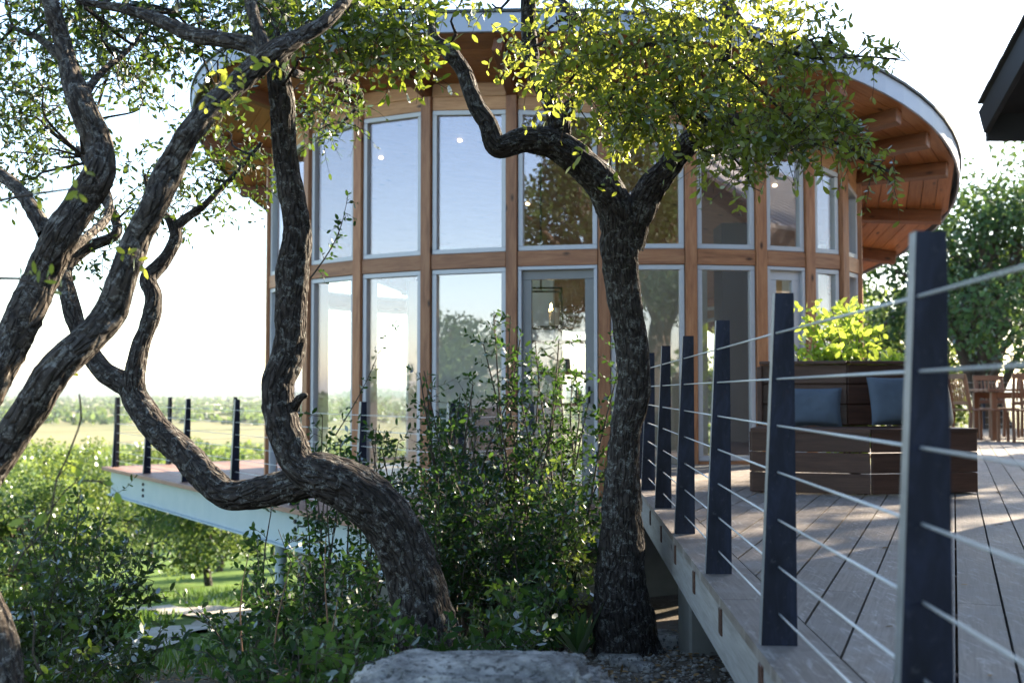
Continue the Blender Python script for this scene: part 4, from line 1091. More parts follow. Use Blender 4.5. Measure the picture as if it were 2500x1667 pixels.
# ------------------------------------------------------------------ leaning oak, left of it
lb = P(1000, 1560, 4.9)
lo_t, lq = make_tree('oak_tree', 'oak with a thick trunk bent over level, its stems rising before the lower deck', tuple(lb), [
    [(1010, 1680, 4.9, 190), (990, 1520, 4.9, 160), (965, 1380, 4.9, 138), (930, 1265, 4.9, 128), (880, 1185, 4.9, 124), (815, 1125, 4.9, 122), (745, 1092, 4.9, 110), (690, 1068, 4.9, 84), (662, 1010, 4.92, 80), (640, 940, 4.95, 78), (640, 880, 4.97, 74), (662, 810, 5.0, 78), (668, 720, 5.0, 70), (672, 620, 5.0, 74), (682, 540, 5.0, 66), (668, 440, 5.0, 60), (652, 340, 5.0, 58), (648, 240, 5.0, 58), (640, 170, 5.0, 52), (640, 60, 5.0, 46), (660, -80, 5.0, 40), (640, -260, 5.0, 30)],
    [(760, 1092, 4.92, 84), (690, 1108, 4.95, 80), (610, 1128, 5.0, 78), (530, 1138, 5.05, 66), (484, 1105, 5.12, 68), (430, 1048, 5.25, 64), (360, 985, 5.4, 60), (318, 925, 5.5, 62), (290, 885, 5.55, 50), (235, 850, 5.6, 46), (185, 770, 5.7, 42), (160, 690, 5.8, 36), (150, 620, 5.9, 32), (200, 570, 6.0, 26), (270, 530, 6.1, 22), (230, 440, 6.2, 20), (180, 340, 6.3, 14)],
    [(318, 935, 5.5, 50), (308, 870, 5.52, 46), (322, 800, 5.55, 42), (345, 735, 5.6, 40), (352, 680, 5.65, 36), (340, 640, 5.7, 38), (375, 600, 5.75, 32), (402, 555, 5.8, 28), (412, 515, 5.85, 22), (470, 470, 5.9, 16), (540, 400, 6.0, 12), (600, 330, 6.0, 8)],
    [(405, 548, 5.8, 22), (385, 500, 5.85, 16), (350, 460, 5.9, 12), (330, 400, 6.0, 8)],
    [(664, 960, 4.97, 30), (688, 915, 4.9, 20), (702, 908, 4.86, 12)],
    [(640, 140, 5.0, 36), (700, 70, 5.0, 30), (770, 30, 5.0, 22), (850, 10, 5.0, 14), (930, 20, 5.0, 8)],
    [(640, 60, 5.0, 32), (590, 0, 5.0, 28), (560, -90, 5.0, 22)],
    [(645, 160, 5.02, 20), (720, 180, 5.5, 14), (800, 190, 6.0, 12), (830, 230, 6.2, 9), (770, 300, 6.3, 6)],
], M['bark'], 31)
lf_ = Foliage(); ld_ = Foliage(); tg = []
for (x, y, Y, rx, ry, rd, nt, lt) in (
    (700, 60, 4.7, 80, 60, 0.3, 40, .2), (780, 30, 4.7, 80, 50, 0.3, 40, .2), (860, 60, 4.7, 80, 55, 0.3, 44, .3), (790, 110, 4.7, 70, 45, 0.25, 34, .3), (880, 130, 4.7, 70, 36, 0.2, 30, .4), (950, 90, 4.7, 60, 50, 0.25, 34, .35), (940, 30, 4.8, 70, 40, 0.25, 30, .3), (965, 155, 4.7, 36, 22, 0.12, 11, .5), (720, 130, 4.6, 40, 30, 0.2, 8, .4), (1000, 20, 4.9, 40, 20, 0.2, 8, .2),
    (650, 20, 4.9, 60, 50, 0.3, 22, .2), (560, 60, 5.3, 70, 50, 0.4, 22, .1)):
    pb_(x, y, Y, rx, ry, rd, int(nt * 0.62), 0.043, lf_, tg, tl=0.2, nl=11, droop=0.3, tintlo=lt, tinthi=lt + 0.5)
for (x, y, Y, rx, ry, rd, nt, lt) in (
    (770, 210, 6.0, 70, 50, 0.3, 40, 0), (750, 280, 6.1, 60, 40, 0.3, 30, 0), (820, 250, 6.1, 40, 40, 0.25, 16, 0), (700, 250, 6.2, 50, 60, 0.3, 24, 0),
    (520, 300, 6.2, 90, 60, 0.5, 50, 0), (560, 400, 6.2, 80, 60, 0.5, 40, 0), (450, 390, 6.1, 80, 70, 0.5, 46, 0), (350, 380, 6.1, 80, 60, 0.5, 40, 0), (320, 470, 6.1, 80, 50, 0.4, 36, 0), (430, 480, 6.0, 60, 50, 0.3, 26, 0), (220, 560, 6.1, 60, 50, 0.3, 22, 0), (500, 460, 6.0, 50, 30, 0.3, 14, 0), (230, 500, 6.2, 60, 50, 0.4, 20, 0), (200, 600, 6.0, 40, 30, 0.2, 8, 0)):
    pb_(x, y, Y, rx, ry, rd, int(nt * 0.55), 0.036, ld_, tg, tl=0.22, nl=12, tintlo=0.0, tinthi=0.6)
for (x, y, Y, rx, ry, rd, nt) in ((700, -140, 5.2, 200, 90, 0.8, 70), (900, -100, 5.2, 160, 80, 0.6, 50), (560, -300, 5.6, 260, 140, 1.0, 70)):
    pb_(x, y, Y, rx, ry, rd, int(nt * 0.7), 0.05, ld_, tg, tl=0.26, nl=12)
grow_to(lo_t, M['bark'], lq, tg, 0.010, seed=90)
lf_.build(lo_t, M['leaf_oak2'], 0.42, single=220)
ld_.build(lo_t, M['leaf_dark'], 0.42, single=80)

# ------------------------------------------------------------------ the two near-left oaks
tb = P(10, 1640, 3.4)
t2, q2 = make_tree('oak_tree', 'lichened oak trunk slanting up to the right in front of the valley, its rim sunlit', (float(tb[0]), float(tb[1]), float(terr(tb[0], tb[1]))), [
    [(-10, 1760, 3.3, 120), (8, 1560, 3.35, 92), (-8, 1450, 3.4, 84), (-52, 1340, 3.45, 80), (-85, 1220, 3.5, 80), (-40, 1110, 3.55, 80), (18, 1020, 3.6, 82), (75, 930, 3.6, 86), (130, 845, 3.6, 84), (205, 775, 3.65, 74), (255, 715, 3.7, 76), (280, 640, 3.7, 66), (310, 560, 3.75, 66), (355, 470, 3.75, 66), (385, 400, 3.8, 74), (430, 315, 3.8, 62), (490, 245, 3.85, 60), (560, 180, 3.9, 60), (625, 125, 3.9, 62), (690, 85, 3.95, 44), (750, 50, 4.0, 36), (800, -10, 4.1, 30), (860, -120, 4.2, 22)],
    [(610, 135, 3.9, 52), (585, 108, 3.95, 48), (520, 92, 4.0, 42), (440, 80, 4.1, 38), (360, 45, 4.2, 32), (280, 20, 4.3, 24), (180, 5, 4.4, 16)],
    [(615, 130, 3.9, 40), (590, 60, 3.95, 34), (570, -20, 4.0, 30), (540, -140, 4.1, 24)],
], M['bark_warm'], 51)
f2 = Foliage(); f2b = Foliage(); tg = []
for (x, y, Y, rx, ry, rd, nt) in ((420, 120, 5.0, 60, 40, 0.3, 14), (360, 100, 4.8, 80, 50, 0.4, 34), (300, 60, 4.8, 90, 60, 0.4, 44), (480, 40, 4.6, 90, 50, 0.4, 40), (560, 20, 4.4, 80, 40, 0.3, 30), (420, 10, 4.6, 90, 40, 0.4, 36), (620, 30, 4.2, 50, 36, 0.2, 16), (500, 140, 5.0, 60, 30, 0.3, 12), (700, -60, 4.3, 160, 60, 0.4, 40), (400, -120, 4.6, 260, 100, 0.8, 80)):
    pb_(x, y, Y, rx, ry, rd, int(nt * 0.6), 0.034, f2, tg, tl=0.2, nl=12, tintlo=0.05, tinthi=0.7)
grow_to(t2, M['bark_warm'], q2, tg, 0.009, seed=130)
# sprouts on the trunk itself
for (x, y) in ((440, 400), (515, 265), (470, 190), (165, 860), (525, 260), (300, 585), (630, 150), (490, 205), (560, 200)):
    c = P(x, y, 3.65); n = 2
    f2b.add(np.repeat(c[None], n, 0), unit(rng.normal(0, 0.5, (n, 3)) + np.array([0.2, -0.3, 0.2])), np.full(n, 0.07), 5, 0.036, 0.6, 1.0)
f2b.build(t2, M['leaf_oak'], 0.45, single=40)
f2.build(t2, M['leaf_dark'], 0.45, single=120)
t1, q1 = make_tree('oak_tree', 'lichened oak trunk at the far left, swelling at its bend, leaves behind it', (-2.1, 3.9, float(terr(-2.1, 3.9))), [
    [(-190, 1700, 3.9, 110), (-150, 1300, 3.95, 92), (-80, 1020, 4.0, 88), (-20, 880, 4.0, 86), (40, 760, 4.05, 88), (95, 640, 4.1, 84), (140, 540, 4.1, 86), (190, 460, 4.15, 78), (226, 400, 4.15, 76), (225, 330, 4.2, 70), (190, 250, 4.2, 66), (165, 180, 4.25, 54), (145, 100, 4.3, 44), (120, 20, 4.3, 42), (100, -80, 4.4, 36), (110, -240, 4.5, 26)],
    [(105, 540, 4.1, 44), (80, 490, 4.15, 40), (45, 440, 4.25, 34), (0, 400, 4.35, 28), (-60, 360, 4.5, 20)],
    [(98, 640, 4.1, 30), (165, 570, 4.5, 24), (245, 500, 5.0, 22), (240, 430, 5.2, 18), (190, 360, 5.4, 12)],
    [(180, 240, 4.2, 26), (230, 170, 4.5, 18), (290, 120, 4.8, 12), (340, 60, 5.0, 8)],
    [(150, 140, 4.28, 26), (90, 90, 4.5, 18), (20, 60, 4.7, 12)],
], M['bark_warm'], 71)
f1 = Foliage(); f1b = Foliage(); tg = []
for (x, y, Y, rx, ry, rd, nt, lt) in ((40, 60, 4.6, 90, 70, 0.4, 50, .3), (60, 160, 5.2, 90, 60, 0.5, 44, .0), (30, 260, 5.4, 80, 60, 0.5, 44, .0), (120, 330, 5.5, 60, 50, 0.4, 26, .0), (40, 350, 5.4, 70, 50, 0.4, 34, .0), (260, 180, 5.4, 70, 60, 0.5, 34, .0), (320, 200, 5.5, 60, 40, 0.4, 22, .0), (220, 80, 5.0, 80, 60, 0.5, 40, .1), (300, 120, 5.4, 70, 50, 0.4, 30, .0), (140, 40, 4.6, 80, 50, 0.4, 40, .3), (80, 250, 5.6, 80, 60, 0.5, 40, .0), (200, 20, 4.6, 80, 40, 0.3, 30, .4), (30, 420, 5.2, 50, 40, 0.3, 18, .0), (0, -120, 4.8, 220, 90, 0.8, 80, .2), (-150, 200, 5.0, 120, 160, 0.8, 80, .2)):
    pb_(x, y, Y, rx, ry, rd, int(nt * 0.75), 0.033, f1, tg, tl=0.22, nl=12, tintlo=lt, tinthi=lt + 0.45)
grow_to(t1, M['bark_warm'], q1, tg, 0.009, seed=170)
# thin low shoots in the near left
for pts_, nl_ in (([(-40, 470), (40, 452), (120, 440), (230, 425)], 0.034), ([(-30, 640), (40, 640), (80, 655), (120, 680)], 0.034)):
    w = np.array([P(x, y, 2.9) for x, y in pts_])
    me, q = limb_mesh('branch', [(*p, r) for p, r in zip(w, (0.004, 0.0035, 0.003, 0.0015))], M['twig'], 0.03, 6, 0.3); add_part('branch', me, t1)
    for k in range(2, len(q), 2):
        n = 1; f1b.add(q[k:k + 1, :3], unit(rng.normal(0, 0.6, (n, 3)) + np.array([0.5, 0, 0.2])), np.full(n, 0.06), 4, nl_, 0.6, 1.0)
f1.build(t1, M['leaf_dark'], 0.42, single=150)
f1b.build(t1, M['leaf_oak'], 0.42, single=50)

# ------------------------------------------------------------------ shrubs and low plants
def shrub(name, label, x, y, h, w, nst, leaf, mat, dens=1.0, group=None, cat='shrub', z=None, wr=0.45, tl=0.16, tint=(0, 0.9), single=0, lean=0.25):
    z = float(terr(x, y)) - 0.03 if z is None else z
    r = thing(name, label, cat, (x, y, z), group); F = Foliage(); paths = []
    for k in range(nst):
        a = rng.uniform(0, 6.28); rad = w * math.sqrt(rng.random()); hh = h * rng.uniform(0.6, 1.0)
        t = np.linspace(0, 1, 7)[:, None]
        tip = np.array([math.cos(a) * rad, math.sin(a) * rad, hh])
        p = np.array([x, y, z]) + np.array([tip[0], tip[1], 0]) * (t ** 1.4) + np.array([0, 0, hh]) * t + np.cumsum(rng.normal(0, 0.02 * h / 1.5, (7, 3)), 0) * np.array([1, 1, 0.2])
        paths.append(p)
        nt = int(dens * hh * 18)
        u = rng.uniform(0.22, 1.0, nt); idx = u * 6; i0 = np.minimum(idx.astype(int), 5); fr = (idx - i0)[:, None]
        st = p[i0] * (1 - fr) + p[i0 + 1] * fr
        d = unit(rng.normal(0, 1, (nt, 3)) * np.array([1, 1, 0.5]) + np.array([0, 0, 0.45]))
        F.add(st, d, tl * rng.uniform(0.6, 1.3, nt), 8, leaf, tint[0], tint[1], sag=0.1)
    add_part('stems', sticks(np.array(paths), np.full(nst, 0.009 * max(h, 0.6) / 1.5), 'twig', 'stems', 5), r, None, 'stuff')
    F.build(r, mat, wr, single=single)
    return r
SG = 'shrubs under the leaning oak'
def sh_px(px, py_top, Y, **k):
    q = P(px, py_top, Y); g = float(terr(q[0], q[1])); return q[0], q[1], q[2] - g
for (px, py, Y, w, nst, dens, lab) in (
    (1190, 745, 7.0, 0.34, 9, 1.0, 'tall slender shrub before the glass door with its tip at handle height'),
    (1300, 800, 6.9, 0.22, 6, 1.0, 'leafy shrub reaching toward the forked oak before the glass door'),
    (1060, 800, 7.1, 0.38, 10, 1.1, 'tall dense shrub before the tall panes left of the door'),
    (950, 940, 7.0, 0.35, 9, 1.0, 'bushy shrub behind the bent oak trunk at deck height'),
    (1130, 1000, 6.4, 0.42, 12, 1.2, 'dark broad shrub in the shade between the two oaks'),
    (1270, 1010, 6.5, 0.3, 9, 1.1, 'dark shrub close beside the forked oak trunk'),
    (1010, 1070, 6.3, 0.3, 10, 1.4, 'low dark shrub just right of the bent trunk'),
    (1200, 1110, 6.0, 0.34, 12, 1.5, 'deep green thicket low in the shade between the oaks')):
    x, y, h = sh_px(px, py, Y)
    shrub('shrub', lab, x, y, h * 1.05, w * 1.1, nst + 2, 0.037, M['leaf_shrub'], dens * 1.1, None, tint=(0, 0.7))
x, y, h = sh_px(1290, 960, 6.2); shrub('sapling', 'small yellow green sunlit sapling shining beside the forked oak', x, y, h, 0.10, 4, 0.036, M['leaf_bright'], 1.6, None, 'sapling', tint=(0.6, 1.0))
# slim shoots rising in front of the panes
for (px0, py0, px1, py1, Y, lab) in ((712, 640, 795, 468, 4.95, 'thin leafy shoot sprouting from the oak stem across the upper pane'), (770, 1000, 890, 750, 6.6, 'long thin shoot leaning across the lower panes')):
    a = P(px0, py0, Y); b = P(px1, py1, Y); r = thing('shoot', lab, 'shoot', tuple(a)); F = Foliage()
    t = np.linspace(0, 1, 9)[:, None]; p = a + (b - a) * t + np.array([0.03, 0, 0.0]) * np.sin(t * 3.1)
    add_part('stem', sticks(p[None], np.array([0.004]), 'twig', 'stem', 5), r)
    st = np.repeat(p[1:], 2, 0); F.add(st, unit(rng.normal(0, 0.7, (len(st), 3)) + (b - a)), np.full(len(st), 0.06), 4, 0.024, 0.1, 0.7); F.build(r, M['leaf_shrub'], 0.5)
for (px, py, Y, w, nst, dens, lab) in (
    (740, 940, 6.4, 0.22, 6, 0.9, 'small shrub standing in the crook of the bent oak'),
    (830, 960, 6.6, 0.25, 7, 1.0, 'shrub before the lower deck railing right of the crook'),
    (600, 1040, 5.8, 0.06, 2, 1.0, 'little sprig rising over the level oak limb'),
    (780, 1180, 5.6, 0.36, 10, 1.2, 'glossy shrub beneath the bent trunk hiding the beam end'),
    (700, 1260, 5.3, 0.4, 12, 1.2, 'glossy dark shrub in the shade below the steel beam'),
    (590, 1340, 5.2, 0.3, 10, 1.1, 'low dark shrub beside the path under the beam'),
    (850, 1290, 5.0, 0.36, 10, 1.2, 'shrub growing tight against the bent trunk')):
    x, y, h = sh_px(px, py, Y)
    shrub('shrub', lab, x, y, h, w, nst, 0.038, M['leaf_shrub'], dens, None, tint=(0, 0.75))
for (px, py, Y, w, nst, lab) in (
    (640, 1400, 4.0, 0.3, 9, 'low green seedlings below the bent trunk'), (820, 1400, 3.9, 0.3, 9, 'low leafy plants at the foot of the bent trunk'), (720, 1470, 3.5, 0.25, 8, 'fresh green ground plants left of the boulder'),
    (600, 1500, 3.7, 0.22, 7, 'low green plants between path and boulder'), (940, 1430, 4.2, 0.25, 8, 'leafy seedlings directly behind the boulder'), (1060, 1380, 4.4, 0.3, 10, 'seedlings behind the boulder right of the trunk'), (1180, 1330, 4.9, 0.28, 9, 'pale leaved plant in the gap between the oaks'), (1240, 1080 + 220, 5.4, 0.22, 7, 'soft green plant beside the foot of the forked oak')):
    x, y, h = sh_px(px, py, Y)
    shrub('ground_plant', lab, x, y, max(h, 0.2), w, nst, 0.042, M['leaf_mid'] if px in (720, 1180, 820) else M['leaf_shrub'], 1.3, None, 'plant', tl=0.13, tint=(0.0, 0.6))
# big dark bushes low in the left
for (px, py, Y, w, nst, dens, lab) in (
    (150, 1110, 6.8, 0.55, 16, 1.1, 'large dark bush rising at the far left below the deck'),
    (215, 1200, 6.4, 0.4, 14, 1.2, 'dark dense bush left of the pale path'),
    (60, 1240, 6.0, 0.5, 14, 1.1, 'dark bush behind the foot of the slanting trunk'),
    (140, 1400, 5.2, 0.45, 12, 1.1, 'low dark bush in the lower left'),
    (290, 1440, 5.6, 0.28, 10, 1.1, 'small dark bush half covering the pale path')):
    x, y, h = sh_px(px, py, Y)
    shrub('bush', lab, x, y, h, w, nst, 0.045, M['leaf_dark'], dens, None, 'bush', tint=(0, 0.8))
# hanging vine at the far left
w = np.array([P(x, y, 3.0) for x, y in ((182, 905), (186, 960), (170, 1010), (150, 1060), (130, 1100), (120, 1160), (105, 1220), (60, 1260), (30, 1310))])
r = thing('hanging_vine', 'thin bright vine trailing down at the left over the dark bush', 'vine', tuple(w[0])); F = Foliage()
me, q = limb_mesh('stem', [(*p, 0.0025) for p in w], M['twig'], 0.03, 6, 0.2); add_part('stem', me, r)
for k in range(6, len(q), 2): F.add(q[k:k + 1, :3], unit(rng.normal(0, 0.8, (1, 3))), np.full(1, 0.09), 3, 0.038, 0.6, 1.0)
w2_ = np.array([P(x, y, 3.0) for x, y in ((60, 1262), (110, 1180), (170, 1110), (250, 1105))]); me, q = limb_mesh('stem', [(*p, 0.002) for p in w2_], M['twig'], 0.03, 6, 0.2); add_part('stem', me, r)
for k in range(2, len(q), 2): F.add(q[k:k + 1, :3], unit(rng.normal(0, 0.8, (1, 3))), np.full(1, 0.08), 3, 0.034, 0.6, 1.0)
w2_ = np.array([P(x, y, 3.0) for x, y in ((70, 1390), (80, 1440), (75, 1500), (95, 1545))]); me, q = limb_mesh('stem', [(*p, 0.0025) for p in w2_], M['twig'], 0.03, 6, 0.2); add_part('stem', me, r)
F.build(r, M['leaf_bright'], 0.6, single=60)
# dry stalks
for i, (px, py, Y) in enumerate(((762, 1120 + 110, 4.4), (575, 1270, 4.6), (660, 1290, 4.6), (760, 1380, 4.0))):
    a = P(px, py, Y); g = float(terr(a[0] - 0.03, a[1])); b = np.array([a[0] - 0.05, a[1], g]); t = np.linspace(0, 1, 7)[:, None]
    p = b + (a - b) * t + np.array([0.02, 0.02, 0]) * np.sin(t * 5 + i)
    r = thing('dry_stalk', ['tall rust brown dry stalk standing before the beam end', 'dry stalk with bent tip above the path shrubs', 'thin dry stalk among the shrubs below the beam', 'short dry stalk close to the bent trunk'][i], 'stalk', tuple(b))
    add_part('stem', sticks(p[None], np.array([0.006]), 'dry', 'stem', 5), r)
# yucca
yx, yy, _ = G(1330, 1500, -0.62); yz = float(terr(yx, yy))
r = thing('yucca', 'spiky green yucca at the foot of the forked oak by the gravel', 'plant', (yx, yy, yz))
for k in range(16):
    a = k * 2.4 + rng.normal(0, 0.2); el = rng.uniform(0.75, 1.4); L = rng.uniform(0.26, 0.42); d = np.array([math.cos(a) * math.cos(el), math.sin(a) * math.cos(el), math.sin(el)])
    s = unit(np.cross(d, [0, 0, 1])); V = []; n = 5
    for j in range(n + 1):
        t = j / n; c = np.array([yx, yy, yz]) + d * L * t + np.array([0, 0, -0.10 * L * t * t]); wd = 0.016 * (1 - t ** 2.5) * (0.6 + 0.8 * min(t * 3, 1)) + 0.0005
        V += [c - s * wd, c + np.cross(s, d) * wd * -0.4, c + s * wd]
    V = np.array(V); F_ = [[j * 3 + i, j * 3 + i + 1, j * 3 + i + 4, j * 3 + i + 3] for j in range(n) for i in range(2)]
    me = np_mesh('blade', V - np.array([yx, yy, yz]), [np.array(F_)], M['blade'], True, {'tint': ('FLOAT', np.full(len(V), rng.uniform(0.2, 1)))})
    link(bpy.data.objects.new('blade', me), r, Matrix.Translation((yx, yy, yz)))

# boulder and stones
def rock_obj(name, c, s, seed, label, cat='boulder', flat=0.0, sub=160):
    th = np.linspace(0, math.pi, sub // 2 + 1); ph = np.arange(sub) * 2 * math.pi / sub
    T, Pp = np.meshgrid(th, ph, indexing='ij'); d = np.stack([np.sin(T) * np.cos(Pp), np.sin(T) * np.sin(Pp), np.cos(T)], -1)
    e = np.sign(d) * np.abs(d) ** 0.40
    r = 1 + 0.16 * fbm(d * 1.6 + seed, 3, seed) + 0.10 * fbm(d * 5 + seed, 4, seed + 5) + 0.05 * fbm(d * 16 + seed, 3, seed + 8)
    V = (e * r[..., None] * np.asarray(s) / 2).reshape(-1, 3); n = sub
    I = (np.arange(sub // 2)[:, None] * n); J = np.arange(n)[None]; J2 = (J + 1) % n
    F = np.stack([I + J, I + n + J, I + n + J2, I + J2], -1).reshape(-1, 4)
    o = link(bpy.data.objects.new(name, np_mesh(name, V, [F], M['rock'], True)), None, Matrix.Translation(Vector(c)))
    return tag(o, label, cat)
rock_obj('boulder', (P(1110, 1560, 3.0)[0] - 0.0, 3.05, -0.285), (0.76, 0.42, 0.56), 4, 'large grey limestone boulder in front of the leaning oak')
for i, (px, py, sz) in enumerate(((1500, 1462, 0.30), (1440, 1525, 0.16), (1395, 1505, 0.10), (1475, 1545, 0.12))):
    q = G(px, py, -0.60); z = float(terr(q[0], q[1]))
    rock_obj('stone', (q[0], q[1], z + sz * 0.08), (sz, sz * 0.7, sz * 0.4), 10 + i, ['broad flat pale stone against the concrete pier', 'pale stone lying in gravel between boulder and deck', 'small pale stone beside the yucca', 'fist sized pale stone under the deck edge'][i], 'stone', sub=20)
gv, gf = [], []
oct_v = np.array([(1, 0, 0), (-1, 0, 0), (0, 1, 0), (0, -1, 0), (0, 0, 1), (0, 0, -1)], float); oct_f = np.array([(0, 2, 4), (2, 1, 4), (1, 3, 4), (3, 0, 4), (2, 0, 5), (1, 2, 5), (3, 1, 5), (0, 3, 5)])
ng = 9000; gxy = np.stack([rng.uniform(-0.1, 1.9, ng), rng.uniform(2.4, 7.4, ng)], -1); gz = terr(gxy[:, 0], gxy[:, 1]); gs = rng.gamma(1.6, 0.0045, ng) + 0.003
vv = oct_v[None] * rng.uniform(0.6, 1.3, (ng, 6, 1)) * gs[:, None, None] * np.array([1, 1, 0.6]); an = rng.uniform(0, 6.28, ng); ca, sa = np.cos(an)[:, None], np.sin(an)[:, None]
vv = np.stack([vv[..., 0] * ca - vv[..., 1] * sa, vv[..., 0] * sa + vv[..., 1] * ca, vv[..., 2]], -1) + np.stack([gxy[:, 0], gxy[:, 1], gz + gs * 0.2], -1)[:, None, :]
o = link(bpy.data.objects.new('gravel', np_mesh('gravel', vv.reshape(-1, 3), [(np.arange(ng)[:, None, None] * 6 + oct_f[None]).reshape(-1, 3)], M['gravel'])), kind='stuff')
tag(o, 'loose stony gravel and chips under the deck edge', 'gravel')
# fallen leaves on the deck and the soil
M['litter'] = leafmat('fallen_leaf', (0.10, 0.06, 0.03), (0.30, 0.19, 0.09), (0.30, 0.18, 0.06), 0.2, 0.03)
nl_ = 110; dxy = np.stack([rng.uniform(0.8, 4.2, nl_), rng.uniform(1.6, 10.5, nl_) ** 1.0], -1); ok_ = dxy[:, 0] > EX(dxy[:, 1]) + 0.02; dxy = dxy[ok_]; n_ = len(dxy)
dl = rng.normal(0, 1, (n_, 3)) * np.array([1, 1, 0.06])
o = link(bpy.data.objects.new('leaf_litter', leaves_mesh('leaf_litter', np.c_[dxy, np.full(n_, 0.006)], dl, unit(rng.normal(0, 0.15, (n_, 3)) + np.array([0, 0, 1])), rng.uniform(0.02, 0.045, n_), rng.random(n_), M['litter'], 0.45)), kind='stuff'); tag(o, 'dry fallen oak leaves scattered over the upper deck', 'leaf litter')
nl_ = 5000; dxy = np.stack([rng.uniform(-2.6, 2.0, nl_), rng.uniform(2.4, 8.5, nl_)], -1); dz_ = terr(dxy[:, 0], dxy[:, 1])
o = link(bpy.data.objects.new('leaf_litter', leaves_mesh('leaf_litter', np.c_[dxy, dz_ + 0.012], rng.normal(0, 1, (nl_, 3)) * np.array([1, 1, 0.25]), unit(rng.normal(0, 0.35, (nl_, 3)) + np.array([0, 0, 1])), rng.uniform(0.02, 0.045, nl_), rng.random(nl_), M['litter'], 0.45)), kind='stuff'); tag(o, 'brown leaf litter on the soil beneath the oaks', 'leaf litter')
# grass on the slope
ng = 26000; gxy = np.stack([rng.uniform(-9, 0.5, ng), rng.uniform(6, 22, ng)], -1); gz = terr(gxy[:, 0], gxy[:, 1]); hh = rng.uniform(0.04, 0.16, ng); d = unit(rng.normal(0, 0.35, (ng, 3)) + np.array([0, 0, 1])); 
pd = np.min(np.hypot(gxy[:, None, 0] - cx_[None, :, 0], gxy[:, None, 1] - cx_[None, :, 1]), axis=1); kp = pd > 0.6
o = link(bpy.data.objects.new('grass', leaves_mesh('grass', np.c_[gxy, gz][kp], d[kp], rand_unit(ng)[kp], hh[kp], rng.random(ng)[kp], M['leaf_mid'], 0.12)), kind='stuff'); tag(o, 'rough sunlit grass on the slope below the deck', 'grass')

# ------------------------------------------------------------------ planter shrub behind the bench
r = shrub('shrub', 'bright yellow green laurel shrub behind the bench back', 2.78, 9.25, 1.42, 0.42, 22, 0.07, M['leaf_laurel'], 1.3, None, z=0.02, tl=0.16, tint=(0.3, 1.0), wr=0.5)

# ------------------------------------------------------------------ dining set on the far deck
def chair(x, y, rz, label):
    t = thing('dining_chair', label, 'chair', (x, y, 0.003), 'teak chairs round the dining table'); m = Matrix.Translation((x, y, 0.003)) @ Matrix.Rotation(rz, 4, 'Z')
    def b(name, p0, p1, w, h, up=(0, 0, 1)):
        return bar(name, m @ Vector(p0), m @ Vector(p1), w, h, M['teak'], t, up=tuple((m.to_3x3() @ Vector(up))))
    for sx in (-1, 1):
        b('leg', (sx * 0.22, -0.22, 0.0), (sx * 0.22, -0.22, 0.43), 0.04, 0.04, (0, 1, 0)); b('leg', (sx * 0.22, 0.24, 0.0), (sx * 0.22, 0.21, 0.43), 0.04, 0.045, (0, 1, 0))
        b('back_post', (sx * 0.22, 0.21, 0.435), (sx * 0.22, 0.30, 0.92), 0.04, 0.045, (0, 1, 0))
    for k in range(5): b('seat_slat', (-0.24, -0.2 + 0.1 * k, 0.447), (0.24, -0.2 + 0.1 * k, 0.447), 0.085, 0.022)
    b('top_rail', (-0.245, 0.305, 0.93), (0.245, 0.305, 0.93), 0.03, 0.08); b('lower_rail', (-0.2, 0.235, 0.55), (0.2, 0.235, 0.55), 0.025, 0.05)
    for k in range(7): b('back_slat', (-0.17 + 0.057 * k, 0.238, 0.58), (-0.17 + 0.057 * k, 0.298, 0.885), 0.028, 0.015, (0, 1, 0))
    return t
tx, ty = 7.9, 17.0
t = thing('dining_table', 'long dark teak dining table on the far deck', 'table', (tx, ty, 0.003))
for k in range(6): bar('top_slat', (tx - 1.0, ty - 0.4 + 0.16 * k, 0.74), (tx + 1.0, ty - 0.4 + 0.16 * k, 0.74), 0.15, 0.035, M['teak'], t)
for sx in (-1, 1):
    for sy in (-1, 1): bar('leg', (tx + sx * 0.85, ty + sy * 0.32, 0.003), (tx + sx * 0.85, ty + sy * 0.32, 0.70), 0.08, 0.08, M['teak'], t)
for s in (-1, 1): bar('apron', (tx - 0.82, ty + s * 0.36, 0.66), (tx + 0.82, ty + s * 0.36, 0.66), 0.025, 0.09, M['teak'], t)
chair(6.75, 16.6, 1.75, 'teak slat chair at the near left end of the dining table')
chair(7.3, 16.15, 2.9, 'teak slat chair pulled out before the dining table, by the end chair')
chair(7.85, 16.2, 3.05, 'middle teak slat chair on the near side of the dining table')
chair(8.4, 16.2, 3.2, 'teak slat chair at the far right of the near side')
chair(7.6, 17.85, 0.05, 'teak slat chair behind the table, its back facing the valley'); chair(8.3, 17.85, -0.05, 'second teak slat chair behind the table, toward the right end')
fr_ = [(x, 21.6 + 0.02 * x) for x in (5.4, 7.2, 9.0, 10.8, 12.4)]
railing('cable_railing', 'distant cable railing behind the dining table', fr_, 0, (0, -1))

